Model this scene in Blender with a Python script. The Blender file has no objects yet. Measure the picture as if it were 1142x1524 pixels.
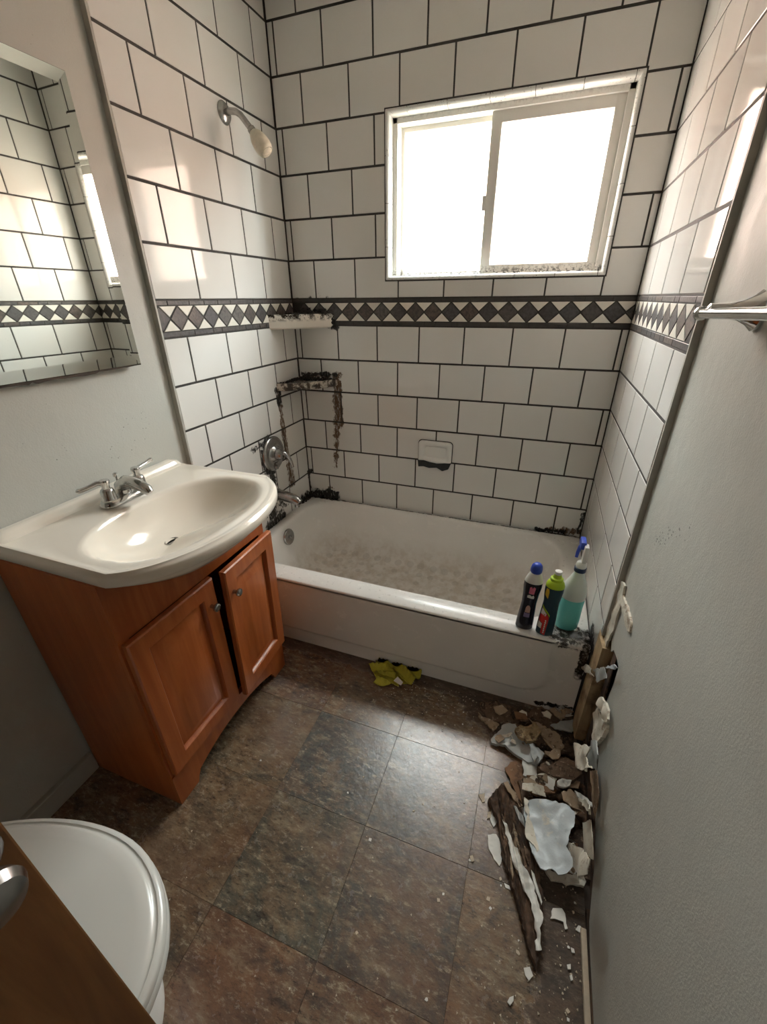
import bpy, bmesh, math, random
from mathutils import Vector, Matrix, Euler, noise as mnoise
random.seed(7)
PI = math.pi
C = bpy.context.scene.collection
SC = bpy.context.scene

# ------------------------------------------------------------------ camera
CAM = Vector((1.2123, -2.0098, 1.4021)); YAW, PITCH, ROLL, FPX = 0.35435, -0.47273, -0.00917, 621.29
def cam_axes():
    cy, sy, cp, sp = math.cos(YAW), math.sin(YAW), math.cos(PITCH), math.sin(PITCH)
    fwd = Vector((-sy*cp, cy*cp, sp)); right = Vector((cy, sy, 0)); up = right.cross(fwd)
    c, s = math.cos(ROLL), math.sin(ROLL)
    return c*right + s*up, -s*right + c*up, fwd
RGT, UPV, FWD = cam_axes()
cd = bpy.data.cameras.new('camera'); cam = bpy.data.objects.new('camera', cd); C.objects.link(cam)
cd.sensor_fit = 'VERTICAL'; cd.sensor_height = 24.0; cd.lens = FPX/1524*24.0; cd.clip_start = 0.02
M = Matrix((RGT, UPV, -FWD)).transposed().to_4x4(); M.translation = CAM
cam.matrix_world = M
SC.camera = cam
def px(u, v, axis, val):
    """photo pixel -> the point where its ray meets the plane axis = val"""
    d = RGT*((u-571)/FPX) + UPV*(-(v-762)/FPX) + FWD
    return CAM + d*((val-CAM[axis])/d[axis])

# ------------------------------------------------------------------ world, exposure
SC.view_settings.view_transform = 'Standard'; SC.view_settings.look = 'None'
SC.view_settings.exposure = 0.4; SC.view_settings.gamma = 1.0; SC.view_settings.use_curve_mapping = False
w = bpy.data.worlds.new('sky'); SC.world = w; w.use_nodes = True
bg = w.node_tree.nodes['Background']; bg.inputs[0].default_value = (.94, 1.0, 1.0, 1); bg.inputs[1].default_value = 44.0
SC.cycles.max_bounces = 8; SC.cycles.diffuse_bounces = 6; SC.cycles.glossy_bounces = 4
SC.cycles.transmission_bounces = 6; SC.cycles.transparent_max_bounces = 8
HALL_FILL = 22.0     # brightness of the unseen fill lamp added in the hall
SC.cycles.caustics_reflective = False; SC.cycles.caustics_refractive = False
SC.cycles.sample_clamp_indirect = 6.0
pl = bpy.data.lights.new('window_portal', 'AREA'); pl.shape = 'RECTANGLE'; pl.size = .95; pl.size_y = .65
plo = bpy.data.objects.new('window_portal', pl); C.objects.link(plo)
plo.location = (.935, .155, 1.762); plo.rotation_euler = (-PI/2, 0, 0)
pl.cycles.is_portal = True

# ------------------------------------------------------------------ node helper
class NT:
    def __init__(s, name):
        s.m = bpy.data.materials.new(name); s.m.use_nodes = True
        s.t = s.m.node_tree; s.b = s.t.nodes['Principled BSDF']; s.out = s.t.nodes['Material Output']
        s._pos = None
    def n(s, typ, **kw):
        q = s.t.nodes.new(typ)
        for k, v in kw.items(): setattr(q, k, v)
        return q
    def l(s, a, b): s.t.links.new(a, b)
    def put(s, sock, v):
        if isinstance(v, bpy.types.NodeSocket): s.l(v, sock)
        elif isinstance(v, (tuple, list)):
            sock.default_value = tuple(v) + ((1,) if len(v) == 3 and sock.type == 'RGBA' else ())
        else: sock.default_value = v
    def pos(s):
        if s._pos is None: s._pos = s.n('ShaderNodeNewGeometry').outputs['Position']
        return s._pos
    def obj(s): return s.n('ShaderNodeTexCoord').outputs['Object']
    def rnd(s): return s.n('ShaderNodeObjectInfo').outputs['Random']
    def noise(s, scale, detail=4, vec=None, rough=.55, out='Fac', dist=0):
        q = s.n('ShaderNodeTexNoise'); q.inputs['Scale'].default_value = scale
        q.inputs['Detail'].default_value = detail; q.inputs['Roughness'].default_value = rough
        q.inputs['Distortion'].default_value = dist
        s.l(vec if vec is not None else s.pos(), q.inputs['Vector']); return q.outputs[out]
    def math(s, op, a, b=0.0, c=None, clamp=False):
        q = s.n('ShaderNodeMath', operation=op, use_clamp=clamp); s.put(q.inputs[0], a); s.put(q.inputs[1], b)
        if c is not None: s.put(q.inputs[2], c)
        return q.outputs[0]
    def vmath(s, op, a, b=None, scale=None):
        q = s.n('ShaderNodeVectorMath', operation=op); s.put(q.inputs[0], a)
        if b is not None: s.put(q.inputs[1], b)
        if scale is not None: s.put(q.inputs['Scale'], scale)
        return q.outputs['Value'] if op in ('DOT_PRODUCT', 'LENGTH', 'DISTANCE') else q.outputs['Vector']
    def remap(s, v, a, b, c=0.0, d=1.0):
        q = s.n('ShaderNodeMapRange', interpolation_type='SMOOTHSTEP'); s.put(q.inputs[0], v)
        for i, x in enumerate((a, b, c, d)): q.inputs[i+1].default_value = x
        return q.outputs[0]
    def ramp(s, f, stops):
        q = s.n('ShaderNodeValToRGB'); r = q.color_ramp
        while len(r.elements) < len(stops): r.elements.new(.5)
        for e, (p, c) in zip(r.elements, stops): e.position = p; e.color = (*c, 1)
        s.put(q.inputs[0], f); return q.outputs[0]
    def mix(s, f, a, b, blend='MIX'):
        q = s.n('ShaderNodeMix', data_type='RGBA', blend_type=blend); s.put(q.inputs[0], f)
        s.put(q.inputs[6], a); s.put(q.inputs[7], b); return q.outputs[2]
    def bump(s, h, strength=.3, dist=.002):
        q = s.n('ShaderNodeBump'); q.inputs['Strength'].default_value = strength; q.inputs['Distance'].default_value = dist
        s.put(q.inputs['Height'], h); s.l(q.outputs[0], s.b.inputs['Normal'])
    def set(s, base=None, rough=None, metal=None, spec=None, coat=None):
        for k, v in (('Base Color', base), ('Roughness', rough), ('Metallic', metal), ('Specular IOR Level', spec), ('Coat Weight', coat)):
            if v is not None: s.put(s.b.inputs[k], v)
        return s.m
    def stain(s, segs, nz):
        """max over capsules (a, b, radius, raggedness): 1 inside, 0 outside, ragged by the noise nz"""
        acc = None
        for a, b, r, rag in segs:
            a, b = Vector(a), Vector(b); ab = b-a; L = max(ab.dot(ab), 1e-8)
            pa = s.vmath('SUBTRACT', s.pos(), tuple(a))
            h = s.math('MULTIPLY', s.vmath('DOT_PRODUCT', pa, tuple(ab)), 1/L, clamp=True)
            d = s.vmath('DISTANCE', pa, s.vmath('SCALE', tuple(ab), scale=h))
            e = s.math('MULTIPLY_ADD', nz, rag, s.math('SUBTRACT', r-rag*.5, d))
            v = s.remap(e, 0, max(.003, r*.25))
            acc = v if acc is None else s.math('MAXIMUM', acc, v)
        return acc

def simple(name, col, rough=.5, metal=0, var=.0, vs=20, bump=0, bs=60, bd=.001, spec=None, coat=None):
    s = NT(name); c = col
    if var:
        f = s.noise(vs, 5); c = s.mix(f, tuple(max(0, x*(1-var)) for x in col), tuple(min(1, x*(1+var)) for x in col))
    if bump: s.bump(s.noise(bs, 4), bump, bd)
    return s.set(c, rough, metal, spec, coat)

# ------------------------------------------------------------------ materials
BLK = (.012, .010, .008); BRN = (.11, .060, .028)
STAIN_BROWN = [((.222, 0, 1.02), (.20, 0, .72), .024, .055), ((.205, 0, .74), (.185, 0, .56), .016, .055), ((.235, 0, 1.02), (.23, 0, .80), .014, .035), ((.10, 0, .42), (.19, 0, .40), .002, .05),
               ((0, -.215, 1.0), (0, -.205, .80), .016, .05), ((0, -.21, .80), (0, -.20, .60), .020, .055), ((0, -.205, .66), (0, -.175, .50), .026, .06),
               ((.05, 0, 1.045), (.24, 0, 1.05), .016, .05), ((1.35, 0, .355), (1.5, 0, .37), .018, .06)]
STAIN_BLACK = [((0, -.345, .63), (0, -.375, .52), .030, .05), ((0, -.37, .52), (0, -.40, .40), .045, .085), ((0, -.33, .47), (0, -.27, .40), .016, .06),
               ((0, -.415, .75), (0, -.41, .66), .012, .025), ((0, -.40, .65), (0, -.33, .615), .016, .03), ((0, -.35, .80), (0, -.46, .77), .012, .06),
                     ((0, -.215, 1.01), (0, -.215, .95), .026, .04),
                     ((.02, 0, 1.05), (.215, 0, 1.055), .012, .03), ((0, 0, .355), (.17, 0, .36), .040, .085),
                     ((0, 0, .36), (0, -.13, .35), .030, .07), ((0, -.44, .36), (0, -.30, .36), .03, .06),
                     ((0, 0, .35), (0, 0, .5), .012, .05), ((.02, 0, 1.36), (.19, 0, 1.37), .040, .085),
                     ((.19, 0, 1.30), (.23, 0, 1.29), .030, .05), ((0, -.02, 1.345), (0, -.2, 1.345), .012, .045),
                     ((1.30, 0, .35), (1.42, 0, .352), .012, .04), 
                     ((1.5076, -.79, .35), (1.5076, -.72, .36), .03, .07), ((1.49, 0, .36), (1.5, 0, .47), .006, .03)]
def tile_material(stained):
    s = NT('stained_glazed_tile' if stained else 'glazed_tile')
    big = s.noise(3, 3); fine = s.noise(45, 6, rough=.7); mp = s.n('ShaderNodeMapping'); s.l(s.pos(), mp.inputs[0]); mp.inputs['Scale'].default_value = (1, 1, .4)
    rag = s.math('MULTIPLY_ADD', s.noise(17, 3), .6, s.math('MULTIPLY', s.noise(110, 5, mp.outputs[0], .8), .4))
    rag = s.math('MULTIPLY_ADD', rag, 2.6, -.8)
    fine = s.noise(70, 6, mp.outputs[0], .75)
    base = s.mix(s.rnd(), (.69, .685, .655), (.75, .745, .72))
    base = s.mix(s.remap(big, .35, .75, 0, .35), base, (.67, .64, .58))
    if stained:
        brown = s.stain(STAIN_BROWN, rag); black = s.stain(STAIN_BLACK, rag)
        base = s.mix(s.math('MULTIPLY', brown, s.remap(fine, .30, .52)), base, BRN)
        base = s.mix(s.math('MULTIPLY', black, s.remap(fine, .30, .48)), base, BLK)
        dirt = s.math('MAXIMUM', black, brown)
        rough = s.math('MULTIPLY_ADD', dirt, .6, .07); h = s.math('ADD', s.noise(7, 1), s.math('MULTIPLY', s.math('MULTIPLY', dirt, fine), .6))
    else: rough, h = .07, s.noise(7, 1)
    specks = s.math('MULTIPLY', s.remap(s.noise(160, 2), .70, .74), s.remap(s.noise(9, 2), .60, .72))
    base = s.mix(s.math('MULTIPLY', specks, .6), base, (.12, .10, .08))
    s.bump(h, .12, .004)
    return s.set(base, rough, spec=.5)
M_TILE = tile_material(False); M_TILES = tile_material(True)
def near_stain(p, r_):
    for a, b_, r, rag in STAIN_BROWN+STAIN_BLACK:
        a, b_ = Vector(a), Vector(b_); ab = b_-a; t = max(0, min(1, (p-a).dot(ab)/max(1e-8, ab.dot(ab))))
        if (p-a-ab*t).length < r+rag+r_: return True
    return False
def grout_material():
    s = NT('dark_grout'); c = s.mix(s.noise(60, 4), (.016, .014, .012), (.06, .052, .045)); s.bump(s.noise(300, 3), .3, .001)
    return s.set(c, .85)
M_GROUT = grout_material()
def slate_material():
    s = NT('tumbled_stone'); o = s.obj(); r = s.rnd()
    c = s.ramp(r, [(0, (.045, .04, .04)), (.35, (.085, .08, .08)), (.6, (.125, .092, .072)), (.8, (.055, .058, .058)), (1, (.16, .14, .12))])
    c = s.mix(s.remap(s.noise(70, 5, rough=.7), .35, .7), c, (.035, .03, .03))
    s.bump(s.noise(120, 5), .5, .002); return s.set(c, .5)
M_SLATE = slate_material()
M_LINER = simple('dark_stone_liner', (.045, .040, .036), .55, var=.7, vs=28, bump=.6, bs=90, bd=.003)
def marble_material():
    s = NT('cream_stone'); c = s.mix(s.noise(40, 5), (.66, .62, .53), (.80, .78, .72)); s.bump(s.noise(150, 3), .2, .001); return s.set(c, .35)
M_MARBLE = marble_material()
def paint_material():
    s = NT('grey_green_paint')
    c = s.mix(s.noise(1.7, 3), (.43, .43, .392), (.50, .50, .455))
    # small mould spots in loose groups
    v = s.n('ShaderNodeTexVoronoi'); v.inputs['Scale'].default_value = 105; s.l(s.pos(), v.inputs['Vector'])
    pick = s.n('ShaderNodeSeparateColor'); s.l(v.outputs['Color'], pick.inputs[0]); pick = s.math('GREATER_THAN', pick.outputs[0], .62)
    grp = s.stain([((-.015, -1.02, 1.03), (-.015, -1.12, .98), .055, .10), ((-.015, -1.25, 1.05), (-.015, -1.35, 1.0), .03, .08),
                   ((1.522, -1.15, 1.0), (1.522, -1.0, .9), .02, .08)], s.noise(22, 4, rough=.7))
    sp = s.math('MULTIPLY', s.remap(v.outputs['Distance'], .34, .20), s.math('MULTIPLY', grp, pick))
    any_ = s.math('MULTIPLY', s.remap(v.outputs['Distance'], .12, .06), s.remap(s.noise(14, 2), .60, .68))
    c = s.mix(s.math('MULTIPLY', s.math('MAXIMUM', sp, any_), .75), c, (.05, .048, .04))
    h = s.math('ADD', s.noise(230, 3, rough=.6), s.math('MULTIPLY', s.noise(28, 3), 1.6))
    s.bump(h, .28, .0022)
    return s.set(c, s.remap(s.noise(12, 3), .3, .7, .42, .60), spec=.4)
M_PAINT = paint_material()
M_PAINTEDGE = simple('caulk_edge', (.40, .385, .34), .6, var=.25, vs=25, bump=.3)
M_CEIL = simple('ceiling_paint', (.62, .61, .57), .8)
def floor_material():
    s = NT('slate_print_vinyl'); r = s.rnd(); o = s.obj()
    off = s.n('ShaderNodeCombineXYZ')
    for i in range(3): s.put(off.inputs[i], s.math('MULTIPLY', r, 37.0 + 11*i))
    v = s.vmath('ADD', s.pos(), off.outputs[0])
    mp = s.n('ShaderNodeMapping'); s.l(v, mp.inputs[0]); mp.inputs['Rotation'].default_value = (0, 0, .7); mp.inputs['Scale'].default_value = (1, 2.6, 1)
    n1 = s.noise(5.5, 6, v, .68, dist=.35); n2 = s.noise(34, 9, mp.outputs[0], .82, dist=.25); n3 = s.noise(2.6, 4, v); n4 = s.noise(11, 6, mp.outputs[0], .7)
    a = s.ramp(n1, [(.30, (.026, .028, .026)), (.43, (.10, .064, .038)), (.51, (.052, .056, .050)), (.60, (.16, .100, .058)), (.72, (.19, .175, .13))])
    tone = s.n('ShaderNodeObjectInfo').outputs['Color']
    a = s.mix(.55, a, tone)
    a = s.mix(s.remap(n4, .50, .68, 0, .55), a, (.21, .17, .115))
    a = s.mix(s.remap(n4, .48, .34, 0, .70), a, (.022, .022, .020))
    a = s.mix(s.remap(n2, .52, .66, 0, .75), a, (.30, .26, .19))
    a = s.mix(s.remap(n2, .48, .36, 0, .85), a, (.014, .012, .010))
    a = s.mix(s.remap(n3, .45, .7, 0, .40), a, (.13, .062, .036))
    rag = s.noise(16, 6, rough=.75)
    wet = s.stain([((1.2, -.86, 0), (1.5, -.9, 0), .10, .22), ((1.50, -.9, 0), (1.47, -1.6, 0), .085, .20), ((.3, -.80, 0), (1.3, -.80, 0), .05, .10)], rag)
    a = s.mix(s.math('MULTIPLY', wet, s.remap(n2, .3, .6, .95, .6)), a, (.022, .012, .006))
    rough = s.math('MULTIPLY_ADD', s.noise(30, 5, v, .7), .20, .15)
    rough = s.math('MULTIPLY_ADD', wet, .5, rough)
    h = s.math('ADD', s.noise(75, 6, v, .7, dist=.6), s.math('MULTIPLY', s.noise(9, 3, v), 2.0))
    s.bump(h, .24, .0025)
    a = s.mix(1.0, a, (1.5, 1.46, 1.40), 'MULTIPLY')
    return s.set(a, rough, spec=.75)
M_FLOOR = floor_material()
M_SUBFLOOR = simple('damp_subfloor', (.035, .022, .014), .8, var=.5, vs=30, bump=.4)
def wood(name, c1, c2, rough, axis=2, dark=None, scale=1.0):
    s = NT(name); sep = s.n('ShaderNodeMapping'); s.l(s.pos(), sep.inputs[0])
    sc = [26*scale]*3; sc[axis] = 2.2*scale; sep.inputs['Scale'].default_value = sc
    f = s.noise(1.0, 6, sep.outputs[0], .62, dist=.6)
    c = s.mix(s.remap(f, .3, .7), c1, c2)
    if dark: c = s.mix(s.remap(s.noise(8, 6, rough=.7), .45, .7, 0, .9), c, dark)
    s.bump(f, .10, .001); return s.set(c, rough)
M_CAB = wood('cherry_cabinet_wood', (.31, .075, .016), (.42, .125, .034), .33)
M_CABIN = simple('cabinet_interior', (.05, .025, .012), .8)
M_DOORWOOD = wood('brown_door_wood', (.13, .052, .014), (.22, .10, .032), .45)
M_STUD = wood('weathered_stud', (.36, .25, .13), (.50, .38, .22), .75, dark=(.10, .06, .03))
M_ROT = wood('rotten_wood', (.022, .012, .007), (.13, .072, .040), .85, axis=1, dark=(.015, .009, .006), scale=3.0)
M_CAVITY = simple('wall_cavity', (.09, .042, .020), .9, var=.6, vs=25, bump=.4)
M_CHROME = simple('dull_chrome', (.62, .61, .59), .16, 1, var=.25, vs=60)
M_CHROME2 = simple('old_chrome', (.42, .41, .40), .25, 1, var=.4, vs=45, bump=.15)
M_BAR = simple('polished_chrome', (.75, .75, .74), .07, 1)
M_SINK = simple('cream_cultured_marble', (.78, .715, .62), .16, var=.05, vs=6, coat=.3)
M_CERAMIC = simple('white_ceramic', (.78, .775, .74), .10, var=.03, vs=8)
M_LID = simple('white_toilet_seat', (.66, .66, .62), .24)
def tub_material():
    s = NT('bathtub_enamel'); f = s.noise(18, 6, rough=.7)
    base = s.mix(s.noise(5, 4), (.78, .765, .73), (.88, .875, .85))
    z = s.n('ShaderNodeSeparateXYZ'); s.l(s.pos(), z.inputs[0])
    low = s.math('MULTIPLY', s.remap(z.outputs[2], .24, .06), s.remap(z.outputs[1], -.77, -.74))
    base = s.mix(s.math('MULTIPLY', low, s.remap(f, .35, .72, .25, .75)), base, (.47, .39, .30))
    # ring of old anti-slip spots on the tub floor
    v = s.n('ShaderNodeTexVoronoi'); v.inputs['Scale'].default_value = 15; v.inputs['Randomness'].default_value = .15; s.l(s.pos(), v.inputs['Vector'])
    sp = s.math('MULTIPLY', s.math('MULTIPLY', s.remap(v.outputs['Distance'], .34, .28), s.remap(z.outputs[2], .10, .07)), s.remap(z.outputs[1], -.77, -.74))
    base = s.mix(s.math('MULTIPLY', sp, .22), base, (.25, .22, .19))
    rag = s.noise(40, 6, rough=.75)
    st = s.stain([((1.41, -.76, .347), (1.5, -.74, .347), .045, .10), ((1.49, -.79, .347), (1.49, -.79, .2), .016, .03), ((1.38, -.79, .02), (1.5, -.79, .04), .010, .06),
                  ((0, 0, .347), (.2, 0, .347), .035, .06), ((1.3, 0, .347), (1.5, 0, .347), .02, .05), ((.05, -.02, .347), (1.5, -.02, .347), .006, .02),
                  ((0, -.3, .347), (0, -.5, .347), .012, .03), ((1.25, -.55, .06), (1.29, -.54, .06), .010, .02)], rag)
    base = s.mix(s.math('MULTIPLY', st, s.remap(f, .3, .5)), base, (.03, .024, .018))
    tp = s.math('MULTIPLY', s.remap(s.noise(55, 4, rough=.7), .60, .68), s.remap(z.outputs[2], .335, .345))
    base = s.mix(s.math('MULTIPLY', tp, .35), base, (.3, .28, .26))
    return s.set(base, s.math('MULTIPLY_ADD', f, .25, .12))
M_TUB = tub_material()
M_VINYL = NT('white_window_vinyl')
_f = M_VINYL.noise(70, 5, rough=.75); _z = M_VINYL.n('ShaderNodeSeparateXYZ'); M_VINYL.l(M_VINYL.pos(), _z.inputs[0])
_lo = M_VINYL.remap(_z.outputs[2], 1.535, 1.49); _hi = M_VINYL.remap(_z.outputs[2], 2.012, 2.06)
_m = M_VINYL.math('MULTIPLY', M_VINYL.math('MAXIMUM', _lo, M_VINYL.math('MULTIPLY', _hi, .6)), M_VINYL.remap(_f, .47, .58))
M_VINYL = M_VINYL.set(M_VINYL.mix(_m, (.70, .685, .64), (.04, .035, .028)), .4)
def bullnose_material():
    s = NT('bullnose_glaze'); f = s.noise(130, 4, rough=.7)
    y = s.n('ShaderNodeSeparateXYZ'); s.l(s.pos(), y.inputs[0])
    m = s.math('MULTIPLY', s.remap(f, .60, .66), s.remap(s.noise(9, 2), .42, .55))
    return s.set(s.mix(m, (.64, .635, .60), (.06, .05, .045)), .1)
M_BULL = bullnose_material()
def glass_material(name, tint, haze):
    s = NT(name); t = s.n('ShaderNodeBsdfTransparent'); t.inputs[0].default_value = (*tint, 1)
    d = s.n('ShaderNodeBsdfTranslucent'); d.inputs[0].default_value = (.8, .78, .76, 1)
    g = s.n('ShaderNodeBsdfGlossy'); g.inputs['Roughness'].default_value = .1
    m1 = s.n('ShaderNodeMixShader'); m2 = s.n('ShaderNodeMixShader')
    dirt = s.stain([((.55, .07, 1.60), (.60, .07, 1.52), .03, .06)], s.noise(30, 5, rough=.7))
    hz = s.math('ADD', s.math('MULTIPLY', dirt, .75), haze, clamp=True)
    s.put(m1.inputs[0], hz); s.l(t.outputs[0], m1.inputs[1]); s.l(d.outputs[0], m1.inputs[2])
    m2.inputs[0].default_value = .05; s.l(m1.outputs[0], m2.inputs[1]); s.l(g.outputs[0], m2.inputs[2])
    s.l(m2.outputs[0], s.out.inputs[0]); return s.m
M_PANE = glass_material('window_glass', (.97, .98, .97), .02)
M_FROST = glass_material('frosted_window_glass', (.95, .90, .88), .25)
M_MIRROR = simple('mirror_silver', (.80, .84, .79), .015, 1)
M_MIRBACK = simple('mirror_backing', (.05, .035, .025), .8, var=.4, vs=60)
M_GRIME = simple('black_grime', (.022, .017, .013), .75, var=.7, vs=90, bump=.9, bs=140, bd=.004)
def shelf_material():
    s = NT('mouldy_ceramic'); f = s.noise(38, 6, rough=.75)
    c = s.mix(s.remap(f, .44, .56), (.045, .026, .014), (.50, .46, .39)); c = s.mix(s.remap(s.noise(20, 4), .47, .58), c, (.02, .014, .010))
    s.bump(f, .6, .004); return s.set(c, .5)
M_MOULD = shelf_material()
def shelf2_material():
    s = NT('stained_ceramic'); f = s.noise(26, 6, rough=.75)
    z = s.n('ShaderNodeSeparateXYZ'); s.l(s.pos(), z.inputs[0])
    m = s.math('MULTIPLY', s.remap(f, .44, .54), s.remap(z.outputs[2], 1.305, 1.325))
    return s.set(s.mix(m, (.70, .66, .59), (.03, .022, .016)), .2)
M_SHELF2 = shelf2_material()
M_BASE = simple('painted_baseboard', (.40, .385, .34), .5, var=.15, vs=12)
def torn(name, col, spots, amount, rough, fr=22):
    s = NT(name); n1 = s.noise(fr, 6, rough=.7); n2 = s.noise(fr*3.3, 5, rough=.7)
    c = s.mix(s.noise(9, 3), tuple(x*.86 for x in col), tuple(min(1, x*1.1) for x in col))
    for k, (sc, lo) in enumerate(spots): c = s.mix(s.remap((n1, n2)[k % 2], lo, lo+.09, 0, amount), c, sc)
    s.bump(s.math('ADD', n1, s.math('MULTIPLY', n2, .4)), .35, .004); return s.set(c, rough)
M_PAPERW = torn('torn_paint_cream', (.68, .64, .54), [((.24, .15, .085), .57), ((.45, .36, .25), .56)], .85, .6)
M_PAPERB = torn('torn_paint_pale_blue', (.50, .55, .57), [((.66, .63, .54), .60), ((.36, .40, .41), .62)], .85, .36, 13)
M_PAPERG = torn('torn_paint_grey', (.40, .42, .41), [((.30, .23, .16), .62), ((.55, .56, .54), .62)], .8, .32, 16)
M_PAPERK = torn('brown_kraft_paper', (.23, .12, .058), [((.10, .05, .025), .53), ((.42, .30, .19), .60)], .8, .75)
M_PAPERT = torn('tan_gypsum_paper', (.34, .25, .165), [((.13, .075, .042), .52), ((.60, .54, .43), .58)], .9, .8)
M_FIBRE = torn('brown_fibre', (.14, .088, .055), [((.035, .02, .012), .49), ((.38, .29, .20), .57)], .9, .9, 26)
M_CRUMB = torn('crumbly_tan_plaster', (.34, .245, .13), [((.12, .07, .035), .52), ((.46, .38, .25), .58)], .9, .9, 30)
M_CHIPW = simple('white_paint_chip', (.70, .69, .64), .5, var=.12, vs=40)
M_CHIPT = simple('tan_chip', (.50, .42, .31), .7, var=.25, vs=60)
M_CLOTH = simple('yellow_microfibre', (.40, .36, .035), .95, var=.25, vs=25, bump=.5, bs=350, bd=.002)
M_TAG = simple('white_cloth_tag', (.62, .60, .55), .7)

# ------------------------------------------------------------------ mesh helpers
class MB:
    def __init__(s): s.v = []; s.f = []
    def add(s, vs, fs):
        o = len(s.v); s.v += [tuple(p) for p in vs]; s.f += [tuple(i+o for i in q) for q in fs]; return s
    def box(s, x0, x1, y0, y1, z0, z1, c=0.0):
        if c <= 0:
            return s.add([(x, y, z) for z in (z0, z1) for y in (y0, y1) for x in (x0, x1)],
                         [(0, 2, 3, 1), (4, 5, 7, 6), (0, 1, 5, 4), (2, 6, 7, 3), (0, 4, 6, 2), (1, 3, 7, 5)])
        b = bmesh.new(); bmesh.ops.create_cube(b, size=1)
        for q in b.verts: q.co = Vector(((x0+x1)/2+q.co.x*(x1-x0), (y0+y1)/2+q.co.y*(y1-y0), (z0+z1)/2+q.co.z*(z1-z0)))
        bmesh.ops.bevel(b, geom=b.edges[:], offset=c, segments=2, affect='EDGES', profile=.6)
        b.verts.index_update(); s.add([q.co for q in b.verts], [[q.index for q in f.verts] for f in b.faces]); b.free(); return s
    def rings(s, rs, cap0=False, cap1=False, closed=True):
        n = len(rs[0]); vs = [p for r in rs for p in r]; fs = []
        for i in range(len(rs)-1):
            for j in range(n if closed else n-1):
                k = (j+1) % n; fs.append((i*n+j, i*n+k, (i+1)*n+k, (i+1)*n+j))
        if cap0: fs.append(tuple(range(n-1, -1, -1)))
        if cap1: fs.append(tuple((len(rs)-1)*n+j for j in range(n)))
        return s.add(vs, fs)
    def lathe(s, prof, M_=None, n=24, cap=True):
        """prof: (radius, height) from bottom to top about local z"""
        M_ = M_ or Matrix()
        rs = [[M_ @ Vector((r*math.cos(2*PI*j/n), r*math.sin(2*PI*j/n), h)) for j in range(n)] for r, h in prof]
        return s.rings(rs, cap, cap)
    def tube(s, pts, rad, n=12, cap=True, flat=None):
        pts = [Vector(p) for p in pts]; rs = []; ref = None
        for i, p in enumerate(pts):
            t = (pts[min(i+1, len(pts)-1)]-pts[max(i-1, 0)]).normalized()
            if ref is None: ref = t.orthogonal().normalized()
            ref = (ref - t*ref.dot(t)).normalized(); b = t.cross(ref)
            r = rad[i] if isinstance(rad, (list, tuple)) else rad
            rs.append([p + (ref*math.cos(2*PI*j/n) + b*math.sin(2*PI*j/n)*(flat or 1))*r for j in range(n)])
        return s.rings(rs, cap, cap)
    def grid(s, fn, nu, nv):
        vs = [fn(i/nu, j/nv) for j in range(nv+1) for i in range(nu+1)]
        return s.add(vs, [(j*(nu+1)+i, j*(nu+1)+i+1, (j+1)*(nu+1)+i+1, (j+1)*(nu+1)+i) for j in range(nv) for i in range(nu)])
    def prism(s, poly, axis, a, b):
        """polygon in the two other axes (in order), extruded along axis from a to b"""
        def P(p, h):
            q = list(p); q.insert(axis, h); return q
        n = len(poly); vs = [P(p, a) for p in poly] + [P(p, b) for p in poly]
        return s.add(vs, [tuple(range(n-1, -1, -1)), tuple(range(n, 2*n))] + [(i, (i+1) % n, n+(i+1) % n, n+i) for i in range(n)])
    def mesh(s, name, mat, smooth=False):
        me = bpy.data.meshes.new(name); me.from_pydata(s.v, [], s.f)
        b = bmesh.new(); b.from_mesh(me); bmesh.ops.recalc_face_normals(b, faces=b.faces[:])
        b.to_mesh(me); b.free()
        me.materials.append(mat)
        if smooth:
            me.shade_smooth() if smooth is True else me.shade_smooth()
            if smooth is not True: me.set_sharp_from_angle(angle=math.radians(smooth))
        return me
    def build(s, name, mat, parent=None, smooth=False, loc=None):
        o = bpy.data.objects.new(name, s.mesh(name, mat, smooth)); C.objects.link(o)
        if parent: o.parent = parent
        if loc is not None: o.location = loc
        return o
def tag(o, label=None, cat=None, group=None, kind=None):
    for k, v in (('label', label), ('category', cat), ('group', group), ('kind', kind)):
        if v: o[k] = v
    return o
def thing(name, loc, label, cat, group=None):
    o = bpy.data.objects.new(name, None); C.objects.link(o); o.location = loc; o.empty_display_size = .05
    return tag(o, label, cat, group)
def local(mb, root):
    """move a world-space builder into a root's local space"""
    inv = Matrix.LocRotScale(root.location, root.rotation_euler, root.scale).inverted()
    mb.v = [tuple(inv @ Vector(p)) for p in mb.v]; return mb
def inst(name, me, parent, Mx):
    o = bpy.data.objects.new(name, me); C.objects.link(o); o.parent = parent; o.matrix_local = Mx; return o
def slabmesh(name, poly, depth, mat, chamfer=.0012):
    """a wall tile: polygon in local xy, face at z=0, chamfered rim, sides going back to -depth"""
    n = len(poly); P = [Vector((p[0], p[1], 0)) for p in poly]; ins = []
    for i in range(n):
        a, b, c = P[i-1], P[i], P[(i+1) % n]
        e1, e2 = (b-a).normalized(), (c-b).normalized(); n1, n2 = Vector((-e1.y, e1.x, 0)), Vector((-e2.y, e2.x, 0))
        ins.append(b + (n1+n2)*(chamfer/max(.35, 1+n1.dot(n2))))
    m = MB(); r0 = [(p.x, p.y, -depth) for p in P]; r1 = [(p.x, p.y, -chamfer) for p in P]; r2 = [(p.x, p.y, 0) for p in ins]
    m.rings([r0, r1, r2], False, True); return m.mesh(name, mat, 35)

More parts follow.
